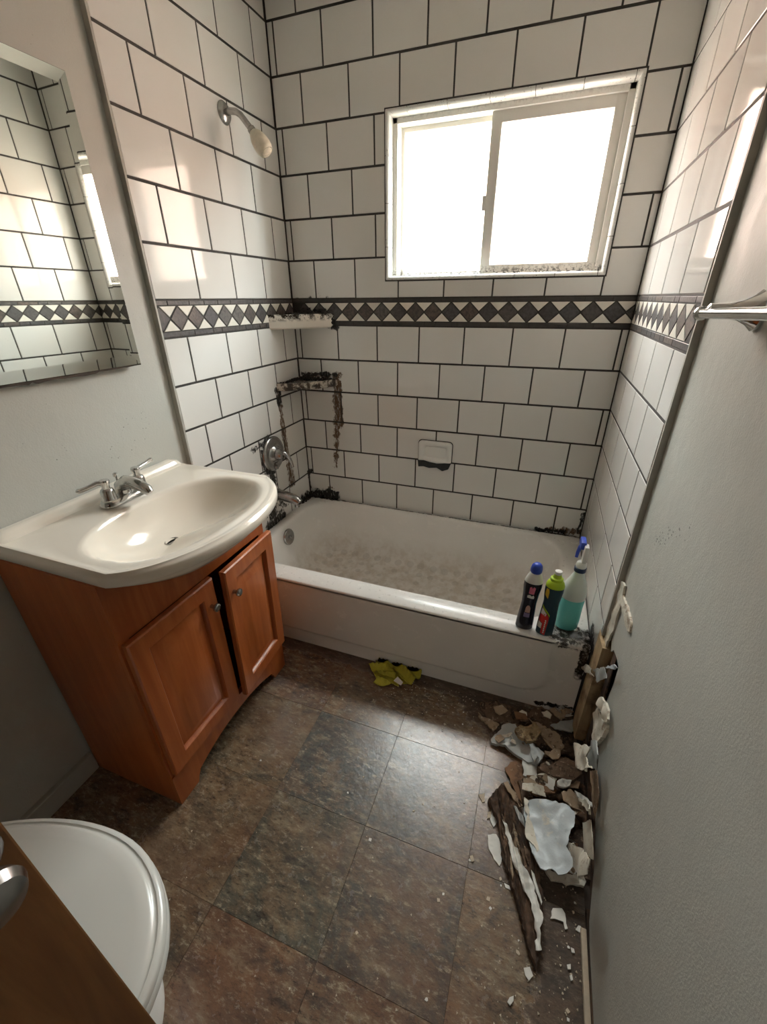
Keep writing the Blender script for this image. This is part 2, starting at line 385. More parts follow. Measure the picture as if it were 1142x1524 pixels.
# ------------------------------------------------------------------ the room shell
W = 1.5076; XL = -.015; XR = 1.522; YB = .03; YF = -2.75; H = 2.44; YT = -.845
ZB, ZT, PV, PH = 1.288, 1.403, .1597, .2075
GH, GV, TD = .0080, .0066, .010
WX0, WX1, WZ0, WZ1 = .489, 1.382, 1.473, 2.052
fl = MB().box(XL-.12, XR+.12, YF-1.2, YB+.12, -.06, -.004).build('floor', M_SUBFLOOR); tag(fl, 'dark slate look vinyl tile floor', kind='structure')
tag(MB().box(XL-.12, XR+.12, YF-1.2, YB+.14, H, H+.08).build('ceiling', M_CEIL), 'pale painted bathroom ceiling', kind='structure')
wb = MB()
for a in ((XL-.12, WX0, 0, H), (WX1, XR+.12, 0, H), (WX0, WX1, 0, WZ0), (WX0, WX1, WZ1, H)):
    wb.box(a[0], a[1], YB, YB+.12, a[2], a[3])
wall_back = tag(wb.build('wall_back', M_PAINTEDGE), 'tiled back wall around the bathroom window', kind='structure')
wall_left = tag(MB().box(XL-.12, XL, YF, YB, 0, H).build('wall_left', M_PAINT), 'grey green painted left wall with tiled shower end', kind='structure')
# right wall: one drywall sheet with a ragged hole torn out of its lower corner
hole = [(-.862, .668), (-.880, .61), (-.892, .56), (-.905, .50), (-.935, .475), (-.955, .50), (-1.0, .512), (-1.035, .512), (-1.040, .45), (-1.034, .38), (-1.026, .32),
        (-1.05, .285), (-1.07, .262), (-1.12, .242), (-1.16, .20), (-1.205, .172), (-1.26, .155), (-1.315, .128), (-1.345, .095), (-1.375, .066), (-1.41, .03), (-1.46, .018), (-1.6, .012), (-1.8, .010)]
poly = [(YT+.004, H), (YT+.004, .70)] + hole + [(YF, .008), (YF, H)]
b = bmesh.new(); f = b.faces.new([b.verts.new((XR, y, z)) for y, z in poly])
bmesh.ops.triangulate(b, faces=[f])
r = bmesh.ops.extrude_face_region(b, geom=b.faces[:])
for v in r['geom']:
    if isinstance(v, bmesh.types.BMVert): v.co.x += .013
bmesh.ops.recalc_face_normals(b, faces=b.faces[:])
me = bpy.data.meshes.new('wall_right'); b.to_mesh(me); b.free(); me.materials.append(M_PAINT)
wall_right = bpy.data.objects.new('wall_right', me); C.objects.link(wall_right)
tag(wall_right, 'grey green right wall with torn rotten lower corner', kind='structure')
MB().box(XR+.10, XR+.12, YF, YB, 0, H).build('cavity_board', M_CAVITY, wall_right)
MB().box(XR+.013, XR+.10, YF, YB, 0, .04).build('sill_plate', M_ROT, wall_right)
MB().box(XR+.013, XR+.10, YT+.01, YB, .04, H).build('backing_board', M_CAVITY, wall_right)
MB().box(XR+.013, XR+.10, YF, YF+.05, .04, H).build('stud', M_STUD, wall_right)
MB().box(XR+.013, XR+.10, -1.36, -1.32, .04, H).build('stud', M_STUD, wall_right)
# rear wall with the doorway, and the closed hall beyond it
wf = MB()
wf.box(XL-.12, .80, YF-.1, YF, 0, H); wf.box(.80, XR+.12, YF-.1, YF, 2.06, H)
tag(wf.build('wall_front', M_PAINT), 'painted wall holding the bathroom doorway', kind='structure')
hw = MB(); hw.box(XL-.12, XR+.12, YF-1.2, YF-1.1, 0, H); hw.box(XL-.2, XL-.12, YF-1.2, YF, 0, H); hw.box(XR+.12, XR+.2, YF-1.2, YF, 0, H)
tag(hw.build('wall_hall', M_PAINT), 'painted hall wall beyond the doorway', kind='structure')
# outdoors: bare ground and the neighbour's salmon stucco wall
gr_ = MB().box(-14, 16, .16, 26, -.9, -.8).build('ground', simple('dry_ground', (.36, .33, .28), .9, var=.2, vs=2)); tag(gr_, 'bare ground outside the window', kind='structure')
nb = MB().box(-9, 10, 4.4, 4.6, -.8, 3.3).build('wall_neighbour', simple('salmon_stucco', (.66, .44, .36), .9, var=.06, vs=3, bump=.3)); tag(nb, 'salmon stucco wall of the neighbouring house outside', kind='structure')
bb = MB().box(XL, .004, -2.70, -1.531, 0, .075, .004).build('baseboard_left', M_BASE); tag(bb, 'pale painted baseboard along the left wall', kind='structure')

# ------------------------------------------------------------------ grout beds and tiles
RX = Matrix.Rotation(PI/2, 4, 'X')
def basis(wall, t, z):
    """local x along wall, y up, z out of the wall; t = coordinate along the wall"""
    if wall == 'back': return Matrix.Translation((t, 0, z)) @ RX
    if wall == 'left': return Matrix.Translation((0, t, z)) @ Matrix(((0, 0, 1, 0), (1, 0, 0, 0), (0, 1, 0, 0), (0, 0, 0, 1)))
    return Matrix.Translation((W, t, z)) @ Matrix(((0, 0, -1, 0), (-1, 0, 0, 0), (0, 1, 0, 0), (0, 0, 0, 1)))
G = .0016
gb = MB()
for a in ((0, WX0, 0, H), (WX1, W, 0, H), (WX0, WX1, 0, WZ0), (WX0, WX1, WZ1, H)): gb.box(a[0], a[1], G, YB, a[2], a[3])
gb.build('grout', M_GROUT, wall_back)
MB().box(XL, -G, YT, YB, 0, H).build('grout', M_GROUT, wall_left)
MB().box(W+G, XR+.013, YT, YB, .40, H).build('grout', M_GROUT, wall_right)
MB().box(W+G, XR+.013, -.79, YB, 0, .40).build('grout', M_GROUT, wall_right)
MB().box(XL, .0035, YT-.007, YT, 0, H).build('edge_strip', M_PAINTEDGE, wall_left)
MB().box(W-.0005, XR+.005, YT-.008, YT, .46, H).build('edge_strip', M_PAINTEDGE, wall_right)
PAR = {'back': wall_back, 'left': wall_left, 'right': wall_right}
_cache = {}
def tile(wall, t0, t1, z0, z1):
    """one tile between along-wall coordinates t0<t1 and heights, grout removed"""
    a, b_, c, d = t0+GV/2, t1-GV/2, z0+GH/2, z1-GH/2
    wd, ht = round(b_-a, 4), round(d-c, 4)
    if wd < .006 or ht < .006: return
    k = (wd, ht)
    if k not in _cache: _cache[k] = slabmesh('tile', [(-wd/2, -ht/2), (wd/2, -ht/2), (wd/2, ht/2), (-wd/2, ht/2)], TD, M_TILE)
    Mx = basis(wall, (a+b_)/2, (c+d)/2)
    j = .0016   # tiles sit a touch uneven
    Mx = Mx @ Matrix.Rotation(random.uniform(-j, j), 4, 'X') @ Matrix.Rotation(random.uniform(-j, j), 4, 'Y')
    o = inst('tile', _cache[k], PAR[wall], Mx)
    if near_stain(Mx.translation, math.hypot(wd, ht)/2): o.material_slots[0].link = 'OBJECT'; o.material_slots[0].material = M_TILES
def tile_poly(wall, pts):
    cx = sum(p[0] for p in pts)/len(pts); cz = sum(p[1] for p in pts)/len(pts)
    P = [Vector((p[0]-cx, p[1]-cz)) for p in pts]; n_ = len(P); q = []
    for i in range(n_):
        e1, e2 = (P[i]-P[i-1]).normalized(), (P[(i+1) % n_]-P[i]).normalized()
        q.append(P[i] + (Vector((-e1.y, e1.x))+Vector((-e2.y, e2.x)))*.003)
    inst('tile', slabmesh('tile', [(v.x, v.y) for v in q], TD, M_TILE), PAR[wall], basis(wall, cx, cz))
rows = []
for k in range(7): rows.append((ZT+k*PV, min(ZT+(k+1)*PV, H), k+1))
for k in range(6): rows.append((max(ZB-(k+1)*PV, .330), ZB-k*PV, -(k+1)))
def joints(o, t0, t1, pitch=PH):
    k0 = math.ceil((t0-o)/pitch-1e-6); xs = [t0]; k = k0
    while o+k*pitch < t1-1e-4:
        if o+k*pitch > t0+1e-4: xs.append(o+k*pitch)
        k += 1
    return xs+[t1]
for z0, z1, k in rows:
    # odd rows below and even rows above start with the sliver
    A = (k < 0 and (-k) % 2 == 1) or (k > 0 and k % 2 == 0)
    xs = joints(.0287 if A else .133, 0, W)
    for a, b_ in zip(xs, xs[1:]):
        # cut around the window
        if z1 <= WZ0+1e-4 or z0 >= WZ1-1e-4 or b_ <= WX0+1e-4 or a >= WX1-1e-4:
            tile('back', a, b_, z0, z1); continue
        below, above = z0 < WZ0 < z1, z0 < WZ1 < z1
        if a < WX0-.001 and b_ > WX0+.001:
            if below: tile_poly('back', [(a, z0), (b_, z0), (b_, WZ0), (WX0, WZ0), (WX0, z1), (a, z1)])
            elif above: tile_poly('back', [(a, z0), (WX0, z0), (WX0, WZ1), (b_, WZ1), (b_, z1), (a, z1)])
            else: tile('back', a, WX0, z0, z1)
        elif a < WX1-.001 and b_ > WX1+.001:
            if below: tile_poly('back', [(a, z0), (b_, z0), (b_, z1), (WX1, z1), (WX1, WZ0), (a, WZ0)])
            elif above: tile_poly('back', [(a, WZ1), (WX1, WZ1), (WX1, z0), (b_, z0), (b_, z1), (a, z1)])
            else: tile('back', WX1, b_, z0, z1)
        elif below: tile('back', a, b_, z0, WZ0)
        elif above: tile('back', a, b_, WZ1, z1)
    B = (k > 0 and k % 2 == 1) or (k < 0 and (-k) % 2 == 0)
    ys = joints(-.215 if B else -.108, YT, -.001, .2095)
    for a, b_ in zip(ys, ys[1:]): tile('left', a, b_, z0, z1)
    ys = joints(-.20 if B else -.095, YT, -.001, .2125)
    for a, b_ in zip(ys, ys[1:]): tile('right', a, b_, z0, z1)
# tiles running down the wall ends beside the tub, in front of its apron
for a, b_ in ((.17, .33), (.01, .17)): tile('left', YT, -.80, a, b_)
# decorative band: liner strips, stone diamonds and cream triangles
def piece(wall, name, poly, mat, t, z, depth=.010, key=None):
    k = (name, key)
    if key is None or k not in _cache:
        me = slabmesh(name, poly, depth, mat, .001)
        if key is not None: _cache[k] = me
    else: me = _cache[k]
    inst(name, me, PAR[wall], basis(wall, t, z))
DZ0, DZ1 = 1.3075, 1.3855; DP = .0809; dm = (DZ0+DZ1)/2; hh = (DZ1-DZ0)/2; hw_ = DP/2
for wall, t0, t1, d0 in (('back', 0, W, .307-3*DP), ('left', YT, 0, -.756-DP), ('right', YT, 0, -.80)):
    sgn = -1 if wall == 'right' else 1
    t = d0; k = 0
    def clip(poly, lo, hi):
        out = []
        for lim, side in ((lo, 1), (hi, -1)):
            src = poly if side == 1 else out; res = []
            for i in range(len(src)):
                p, q = src[i], src[(i+1) % len(src)]; ip, iq = (p[0]-lim)*side >= 0, (q[0]-lim)*side >= 0
                if ip: res.append(p)
                if ip != iq:
                    f_ = (lim-p[0])/(q[0]-p[0]); res.append((lim, p[1]+f_*(q[1]-p[1])))
            out = res
            if not out: return []
        return out
    g = .0024
    while t < t1+DP:
        dia = [(-hw_+g, 0), (0, -hh+g), (hw_-g, 0), (0, hh-g)]
        tu = [(-hw_+2*g, hh-g*.3), (0, g*2), (hw_-2*g, hh-g*.3)][::-1]; td = [(-hw_+2*g, -hh+g*.3), (hw_-2*g, -hh+g*.3), (0, -g*2)]
        for nm, p_, mt, c0, kk in (('diamond_tile', dia, M_SLATE, t, 'd'), ('triangle_tile', [(x, y) for x, y in td], M_MARBLE, t+hw_, 'td'), ('triangle_tile', [(x, y) for x, y in tu[::-1]][::-1], M_MARBLE, t+hw_, 'tu')):
            lo, hi = t0+.002-c0, t1-.002-c0
            if sgn < 0: lo, hi = -(t1-.002-c0), -(t0+.002-c0)
            if hi < -hw_ or lo > hw_: continue
            q = clip(p_, lo, hi)
            if len(q) < 3 or max(x for x, y in q)-min(x for x, y in q) < .008: continue
            area = sum(q[i][0]*q[(i+1) % len(q)][1]-q[(i+1) % len(q)][0]*q[i][1] for i in range(len(q)))
            if area < 0: q = q[::-1]
            piece(wall, nm, q, mt, c0, dm, key=kk if len(q) == len(p_) and lo < -hw_ and hi > hw_ else None)
        t += DP
    for z0, z1 in ((ZB+.002, DZ0-.002), (DZ1+.002, ZT-.002)):
        t = t0
        while t < t1-.01:
            ln = min(random.choice((.05, .075, .10, .15)), t1-t)
            if t1-t-ln < .02: ln = t1-t
            p_ = [(-ln/2+.0012, -(z1-z0)/2), (ln/2-.0012, -(z1-z0)/2), (ln/2-.0012, (z1-z0)/2), (-ln/2+.0012, (z1-z0)/2)]
            piece(wall, 'liner_strip', p_, M_LINER if wall == 'back' else M_SLATE, t+ln/2, (z0+z1)/2, key=(round(ln, 3), round(z1-z0, 4), wall == 'back'))
            t += ln

# ------------------------------------------------------------------ window
win = MB(); win_o = tag(bpy.data.objects.new('window_1', None), 'two pane sliding window with white vinyl frame in tiled wall', kind='structure'); C.objects.link(win_o)
win_o.location = (.935, .06, WZ0)
def wpart(name, mat, *boxes, parent=None, c=.002):
    m = MB()
    for q in boxes: m.box(*q, c)
    m.v = [(p[0]-.935, p[1]-.06, p[2]-WZ0) for p in m.v]
    return m.build(name, mat, parent or win_o, 40)
# bullnose pieces lining the reveal
def bull(p0, p1, inward):
    """quarter-round trim from p0 to p1 along the face, returning into the wall"""
    p0, p1 = Vector(p0), Vector(p1); n = Vector(inward); prof = []
    R = .016
    for k in range(7):
        a = k/6*PI/2; prof.append((R*math.sin(a)-0.0, R*(1-math.cos(a))))     # (in, depth)
    prof = [(0, -.0015)] + [(x, y-.0015) for x, y in prof] + [(R, .062), (0, .062)]
    g = (p1-p0).normalized()*.0011
    m = MB(); m.rings([[p+n*i_+Vector((0, d, 0)) for i_, d in prof] for p in (p0+g, p1-g)], True, True)
    m.v = [(p[0]-.935, p[1]-.06, p[2]-WZ0) for p in m.v]
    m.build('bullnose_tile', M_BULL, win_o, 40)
def run(a, b_, o, mk):
    xs = joints(o, a, b_, .155)
    for p, q in zip(xs, xs[1:]):
        if q-p > .01: mk(p, q)
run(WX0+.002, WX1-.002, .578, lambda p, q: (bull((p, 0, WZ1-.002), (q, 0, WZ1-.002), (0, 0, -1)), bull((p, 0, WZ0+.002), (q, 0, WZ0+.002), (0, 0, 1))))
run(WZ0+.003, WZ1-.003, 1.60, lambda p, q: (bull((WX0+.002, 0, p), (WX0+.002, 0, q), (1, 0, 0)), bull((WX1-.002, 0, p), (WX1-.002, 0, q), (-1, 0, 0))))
wg = MB()
for q in ((WX0, WX0+.004, .001, .065, WZ0, WZ1), (WX1-.004, WX1, .001, .065, WZ0, WZ1), (WX0, WX1, .001, .065, WZ0, WZ0+.004), (WX0, WX1, .001, .065, WZ1-.004, WZ1)): wg.box(*q)
wg.v = [(p[0]-.935, p[1]-.06, p[2]-WZ0) for p in wg.v]; wg.build('grout', M_GROUT, win_o)
X0, X1, Z0, Z1 = WX0+.018, WX1-.018, WZ0+.014, WZ1-.016
wpart('frame', M_VINYL, (X0-.012, X0+.020, .045, .14, Z0-.006, Z1+.008), (X1-.022, X1+.012, .045, .14, Z0-.006, Z1+.008), (X0, X1, .045, .14, Z1-.020, Z1+.010), (X0, X1, .045, .14, Z0-.008, Z0+.010))
s1 = wpart('sash', M_VINYL, (X0+.018, X0+.034, .098, .122, Z0+.008, Z1-.018), (.905, .935, .098, .122, Z0+.008, Z1-.018), (X0+.030, .91, .098, .122, Z1-.036, Z1-.018), (X0+.030, .91, .098, .122, Z0+.008, Z0+.020))
s2 = wpart('sash', M_VINYL, (.893, .932, .058, .088, Z0+.006, Z1-.018), (X1-.055, X1-.018, .058, .088, Z0+.006, Z1-.018), (.928, X1-.050, .058, .088, Z1-.055, Z1-.018), (.928, X1-.050, .058, .088, Z0+.006, Z0+.038))
wpart('glass_pane', M_PANE, (X0+.030, .91, .108, .112, Z0+.016, Z1-.030), parent=s1, c=0)
wpart('glass_pane', M_FROST, (.928, X1-.050, .071, .075, Z0+.032, Z1-.050), parent=s2, c=0)
wpart('latch', M_VINYL, (.880, .896, .062, .080, 1.715, 1.765), parent=s2)

# ------------------------------------------------------------------ floor tiles
FT = .3048; fm = {}
def floor_tile(x0, x1, y0, y1):
    g = .00025; wd, ht = round(x1-x0-2*g, 5), round(y1-y0-2*g, 5)
    if wd < .01 or ht < .01: return
    if (wd, ht) not in fm: fm[(wd, ht)] = slabmesh('floor_tile', [(-wd/2, -ht/2), (wd/2, -ht/2), (wd/2, ht/2), (-wd/2, ht/2)], .0035, M_FLOOR, .0005)
    o = inst('floor_tile', fm[(wd, ht)], fl, Matrix.Translation(((x0+x1)/2, (y0+y1)/2, random.uniform(-.0004, .0002))))
    i, j = int((x0+.01)/FT), round((-1.39-y0)/FT)          # print tone of each tile: charcoal, brown, ochre or rust
    g_, b1_, oc, ru = (.040, .043, .043), (.11, .070, .042), (.12, .092, .055), (.10, .050, .032)
    o.color = (*{(2, 0): g_, (3, 0): g_, (1, 0): oc, (3, 1): (.034, .037, .038), (2, 1): (.07, .066, .050), (1, 1): oc, (4, 1): b1_, (4, 0): (.06, .05, .042), (3, 2): ru, (2, 2): ru, (4, 2): b1_, (1, 2): b1_, (1, -1): ru, (2, -1): b1_, (3, -1): b1_}.get((i, j), b1_), 1)
for a, b_ in zip(*(lambda q: (q, q[1:]))(joints(.0014, XL+.002, XR-.002, FT))):
    for c, d in zip(*(lambda q: (q, q[1:]))(joints(-1.39, YF, -.70, FT))): floor_tile(a, b_, c, d)

# ------------------------------------------------------------------ bathtub
def rrect(x0, x1, y0, y1, r, z, k=8):
    out = []
    for cx, cy, a0 in ((x1-r, y1-r, 0), (x0+r, y1-r, 90), (x0+r, y0+r, 180), (x1-r, y0+r, 270)):
        for i in range(k+1):
            a = math.radians(a0+90*i/k); out.append((cx+r*math.cos(a), cy+r*math.sin(a), z))
    return out
def lerp(a, b_, t): return a+(b_-a)*t
tub = thing('bathtub', (.755, -.4, 0), 'white enamel alcove bathtub with grimy floor below the tiled wall', 'bathtub')
m = MB(); RZ = .347
rs = [rrect(.003, 1.504, -.797, -.003, .010, RZ-.016), rrect(.003, 1.504, -.797, -.003, .010, RZ-.006), rrect(.008, 1.499, -.791, -.008, .010, RZ)]
I0 = (.050, 1.425, -.706, -.040, .17, RZ)
rs += [rrect(.04, 1.435, -.716, -.03, .175, RZ+.001), rrect(*I0)]
for x0, x1, y0, y1, r_, z in ((.058, 1.415, -.699, -.048, .165, RZ-.006), (.064, 1.408, -.693, -.054, .16, RZ-.020), (.078, 1.388, -.686, -.062, .155, .27), (.10, 1.345, -.676, -.074, .15, .18),
                              (.125, 1.29, -.662, -.09, .15, .11), (.155, 1.24, -.638, -.116, .14, .075), (.20, 1.17, -.60, -.155, .13, .060), (.30, 1.05, -.52, -.235, .10, .055)):
    rs.append(rrect(x0, x1, y0, y1, r_, z))
m.rings(rs, False, True); local(m, tub).build('basin', M_TUB, tub, 50)
def apron(u, v):
    x, z = lerp(.003, 1.504, u), lerp(0, RZ-.010, v)
    # raised panel with a rounded lower corner
    px_, pz = 1.40, .075; r_ = .10
    dx, dz = x-(px_-r_), (pz+r_)-z
    d = math.hypot(max(dx, 0), max(dz, 0))-r_ if (dx > 0 and dz > 0) else max(x-px_, pz-z)
    t = min(1, max(0, (d+.006)/.012)); t = t*t*(3-2*t)
    y = -.797 + .009*t
    if v > .96: y = -.797 + .009*t*(1-v)/.04
    return (x, y, z)
m = MB(); us = sorted(set([i/70 for i in range(71)]))
m.grid(apron, 110, 60); local(m, tub).build('apron', M_TUB, tub, True)
m = MB(); Mo = Matrix.Translation((.078, -.396, .285)) @ Matrix.Rotation(PI/2-.17, 4, 'Y')
m.lathe([(.044, 0), (.044, .004), (.040, .009), (.030, .011), (.012, .012)], Mo, 28); ov = local(m, tub).build('overflow_plate', M_CHROME2, tub, 40)
m = MB(); m.lathe([(.010, .012), (.009, .020), (.004, .022)], Mo, 12); local(m, tub).build('overflow_screw', M_CHROME2, ov, 40)
m = MB(); m.lathe([(.032, .056), (.032, .059), (.02, .060)], Matrix.Translation((.30, -.385, 0)), 20); local(m, tub).build('drain', M_CHROME2, tub, 40)

# ------------------------------------------------------------------ vanity cabinet
VX, VY0, VY1 = .352, -1.530, -.934
van = thing('bathroom_vanity', (.17, -1.232, 0), 'reddish brown wooden vanity cabinet under the sink top', 'cabinet')
m = MB(); m.box(0, VX-.016, VY0, VY0+.016, 0, .838, .001); local(m, van).build('side_panel', M_CAB, van)
m = MB(); m.box(0, VX-.016, VY1-.016, VY1, 0, .838, .001); local(m, van).build('side_panel', M_CAB, van)
m = MB(); m.box(.002, .010, VY0+.016, VY1-.016, .10, .70); local(m, van).build('back_panel', M_CABIN, van)
m = MB(); m.box(.010, VX-.016, VY0+.016, VY1-.016, .12, .135); local(m, van).build('bottom_shelf', M_CABIN, van)
# face frame: top rail board, stiles, arched foot rail
rail = [(VY0, .662), (VY1, .662), (VY1, .838)] + [(lerp(VY1-.03, VY0+.03, i/24), .838-.060*max(0, 1-abs(i/12-1)**3.0)) for i in range(25)] + [(VY0, .838)]
m = MB(); m.prism(rail, 0, VX-.016, VX); local(m, van).build('top_rail', M_CAB, van)
for a in (VY0, VY1-.03):
    m = MB(); m.box(VX-.016, VX, a, a+.03, .128, .662, .001); local(m, van).build('stile', M_CAB, van)
arch = [(VY0, 0), (VY0+.075, 0), (VY0+.083, .022), (VY0+.092, .034)]
cy_ = (VY0+VY1)/2; hw2 = (VY1-VY0)/2-.092
for i in range(13):
    t = -1+2*i/12; arch.append((cy_+hw2*t, .040+.038*(1-abs(t)**2.2)))
arch += [(VY1-.092, .034), (VY1-.083, .022), (VY1-.075, 0), (VY1, 0), (VY1, .130), (VY0, .130)]
m = MB(); m.prism(arch, 0, VX-.016, VX+.003); local(m, van).build('foot_rail', M_CAB, van)
def cab_door(wd, ht):
    """door in local coords: hinge edge at y=0, spans y -> +wd, z 0..ht, front at x=.019"""
    def rc(i, x): return [(x, i, i), (x, wd-i, i), (x, wd-i, ht-i), (x, i, ht-i)]
    T = .019
    f_ = MB(); f_.rings([rc(0, 0), rc(0, T-.004), rc(.004, T), rc(.050, T), rc(.052, T-.002), rc(.054, T-.006), rc(.058, T-.013), rc(.058, .002)], True, False)
    p_ = MB(); p_.rings([rc(.057, .002), rc(.057, T-.013), rc(.063, T-.013), rc(.096, T-.0005), rc(.098, T)], True, True)
    return f_, p_
def knob(root, pos):
    m_ = MB(); Mk = Matrix.Translation(pos) @ Matrix.Rotation(PI/2, 4, 'Y')
    m_.lathe([(.006, 0), (.006, .010), (.0075, .013), (.0125, .017), (.0135, .021), (.0125, .025), (.008, .0275)], Mk, 10); return m_.build('knob', M_CHROME2, root, 20)
for side in (0, 1):
    f_, p_ = cab_door(.300 if side == 0 else .286, .515)
    d = f_.build('cabinet_door', M_CAB, van, 30)
    if side == 0: Mx = Matrix.Translation((VX+.001, VY0+.006, .145))
    else:  # hinged on the far edge, standing slightly open and sagging
        Mx = Matrix.Translation((VX+.003, VY1-.001, .142)) @ Matrix.Rotation(math.radians(5.0), 4, 'Z') @ Matrix.Rotation(math.radians(-2.0), 4, 'X') @ Matrix.Translation((0, -.286, 0))
    d.matrix_local = Matrix.Translation(-van.location) @ Mx
    p_.build('raised_panel', M_CAB, d, 30)
    knob(d, (.019, .300-.030 if side == 0 else .026, .515-.085))

# ------------------------------------------------------------------ sink top
ST = .872; SCY = -1.217; SH = .313
def lerp(a, b_, t): return a+(b_-a)*t
def outline(inset):
    """counter outline (counter-clockwise from the back near corner), bow front"""
    out = []; y0, y1, xb = SCY-SH+inset, SCY+SH-inset, .332
    def bow(y):
        q = max(0, 1-((y-SCY)/(SH+.004))**2); return xb + (.205)*q**.5 - inset
    n = 40
    out.append((.0+0*inset, y0)); 
    for i in range(1, 8): out.append((lerp(0, xb-.02, i/8), y0))
    for i in range(n+1):
        a = -1+2*i/n; y = SCY + (SH-inset)*math.sin(a*PI/2); out.append((max(xb-.02, bow(y)-.0), y))
    for i in range(7, 0, -1): out.append((lerp(0, xb-.02, i/8), y1))
    out.append((0, y1))
    for i in range(1, 16): out.append((0, lerp(y1, y0, i/16)))
    return out
sink = thing('sink_top', (.25, -1.22, .84), 'cream bow front sink top with oval basin on the wooden vanity', 'sink')
O = outline(0); n = len(O); bc = Vector((.318, SCY)); dr = Vector((.240, SCY))
def off(ins):
    q = outline(ins); return q
def bowl_ring(s_, g):
    c = dr.lerp(bc, min(1, s_)); res = []
    for x, y in O:
        a = math.atan2(y-SCY, x-.30)
        dx, dy = math.cos(a), math.sin(a); A, B_ = .172, .262
        r_ = (abs(dx/A)**2.3+abs(dy/B_)**2.3)**(-1/2.3)
        gf = lerp(g, max(g, min(1, s_)**.85), max(0, dx)**1.6*1.0); res.append((c.x+dx*r_*s_, c.y+dy*r_*s_, ST-D+D*gf))
    return res
rs = []; D = .115
for s_, g in ((.085, 0), (.2, .02), (.4, .09), (.58, .22), (.74, .42), (.86, .66), (.94, .87), (.985, .965), (1.02, .994), (1.06, 1.0)):
    rs.append(bowl_ring(s_, g))
ring_in = rs[-1]
def flat(ins, z, t=1):
    q = off(ins); return [(lerp(ring_in[i][0], q[i][0], t), lerp(ring_in[i][1], q[i][1], t), z) for i in range(n)]
rs += [flat(.024, ST, .5), flat(.024, ST), flat(.020, ST+.002), flat(.012, ST+.0015), flat(.009, ST-.003), flat(.003, ST-.005), flat(0, ST-.010), flat(0, ST-.028), flat(.006, ST-.034), flat(.05, ST-.034)]
m = MB(); m.rings(rs, False, False); top = local(m, sink).build('basin_top', M_SINK, sink, 45)
m = MB(); m.lathe([(.024, ST-D-.004), (.024, ST-D+.001), (.019, ST-D+.002), (.015, ST-D-.003), (.001, ST-D-.003)], Matrix.Translation((dr.x, dr.y, 0)), 20)
local(m, sink).build('drain', M_CHROME2, sink, 40)
# skirt of the bowl showing beneath the bow
m = MB(); sk = []
for ins, z in ((.022, ST-.034), (.030, ST-.055), (.055, ST-.078), (.09, ST-.092)):
    f0 = [min(1, max(0, (x-.3545)/.13))**.7 for x, y in off(.022)[8:49]]
    sk.append([(max(.3545, x), y, lerp(ST-.034, z, f0[i])) for i, (x, y) in enumerate(off(ins)[8:49])])
m.rings(sk+[[(.3545, p[1], p[2]) for p in sk[-1]]], False, False, closed=False); local(m, sink).build('bowl_skirt', M_SINK, sink, True)
def back_lip(u, v):
    prof = [(.034, ST-.001), (.026, ST+.004), (.021, ST+.009), (.018, ST+.016), (.013, ST+.020), (.0, ST+.021), (-.012, ST+.021), (-.012, ST-.03)]
    x, z = prof[min(7, round(v*7))]; y = lerp(SCY-SH+.004, SCY+SH-.004, u)
    e = min(1, (1-abs(2*u-1))*14); return (x, y, lerp(ST-.002, z, e**.6) if z > ST else z)
m = MB(); m.grid(back_lip, 40, 7); local(m, sink).build('back_lip', M_SINK, sink, 50)

# ------------------------------------------------------------------ faucet
fa = thing('faucet', (.088, -1.203, ST), 'chrome two handle centerset faucet on the cream sink top', 'faucet')
FX, FY, FZ = fa.location
def stad(hl, hw3, z, k=8):
    out = []
    for s_ in (1, -1):
        for i in range(k+1):
            a = PI*i/k; out.append((FX+s_*hw3*math.cos(a)*1.0, FY+s_*(hl-hw3)+s_*hw3*math.sin(a), FZ+z))
    return out
m = MB(); m.rings([stad(.084, .029, .002), stad(.084, .029, .006), stad(.080, .025, .014), stad(.076, .021, .018), stad(.072, .018, .019)], True, True); local(m, fa).build('base_plate', M_CHROME, fa, 35)
for s_ in (-1, 1):
    c0 = Vector((FX, FY+s_*.053, FZ))
    m = MB(); m.lathe([(.021, .017), (.021, .022), (.019, .026), (.0185, .044), (.016, .050), (.0105, .054), (.010, .062), (.0125, .068), (.014, .074), (.012, .079), (.004, .081)], Matrix.Translation(c0), 20)
    hd = local(m, fa).build('handle', M_CHROME, fa, 35)
    m = MB(); tip = Vector((-.024, s_*.062, .066)) if s_ < 0 else Vector((-.006, s_*.066, .080))
    m.tube([c0+Vector((0, 0, .071)), c0+Vector((tip.x*.3, tip.y*.3, .074)), c0+Vector((tip.x*.65, tip.y*.65, lerp(.072, tip.z, .6))), c0+Vector((tip.x*.9, tip.y*.9, tip.z)), c0+tip, c0+tip*1.0+Vector((tip.x*.08, tip.y*.08, .001))], [.0075, .0070, .0058, .0062, .0075, .003], 10)
    local(m, fa).build('lever', M_CHROME, hd, 40)
m = MB(); m.tube([(FX-.008, FY, FZ+.015), (FX-.006, FY, FZ+.040), (FX+.012, FY, FZ+.052), (FX+.040, FY, FZ+.056), (FX+.070, FY, FZ+.050), (FX+.092, FY, FZ+.040), (FX+.100, FY, FZ+.031)],
             [.022, .021, .019, .016, .0145, .0135, .010], 16, flat=1.15); local(m, fa).build('spout', M_CHROME, fa, 40)
m = MB(); m.lathe([(.003, .05), (.003, .068), (.007, .072), (.007, .080), (.003, .083)], Matrix.Translation((FX-.020, FY, FZ-.004)), 12); local(m, fa).build('lift_rod', M_CHROME, fa, 35)

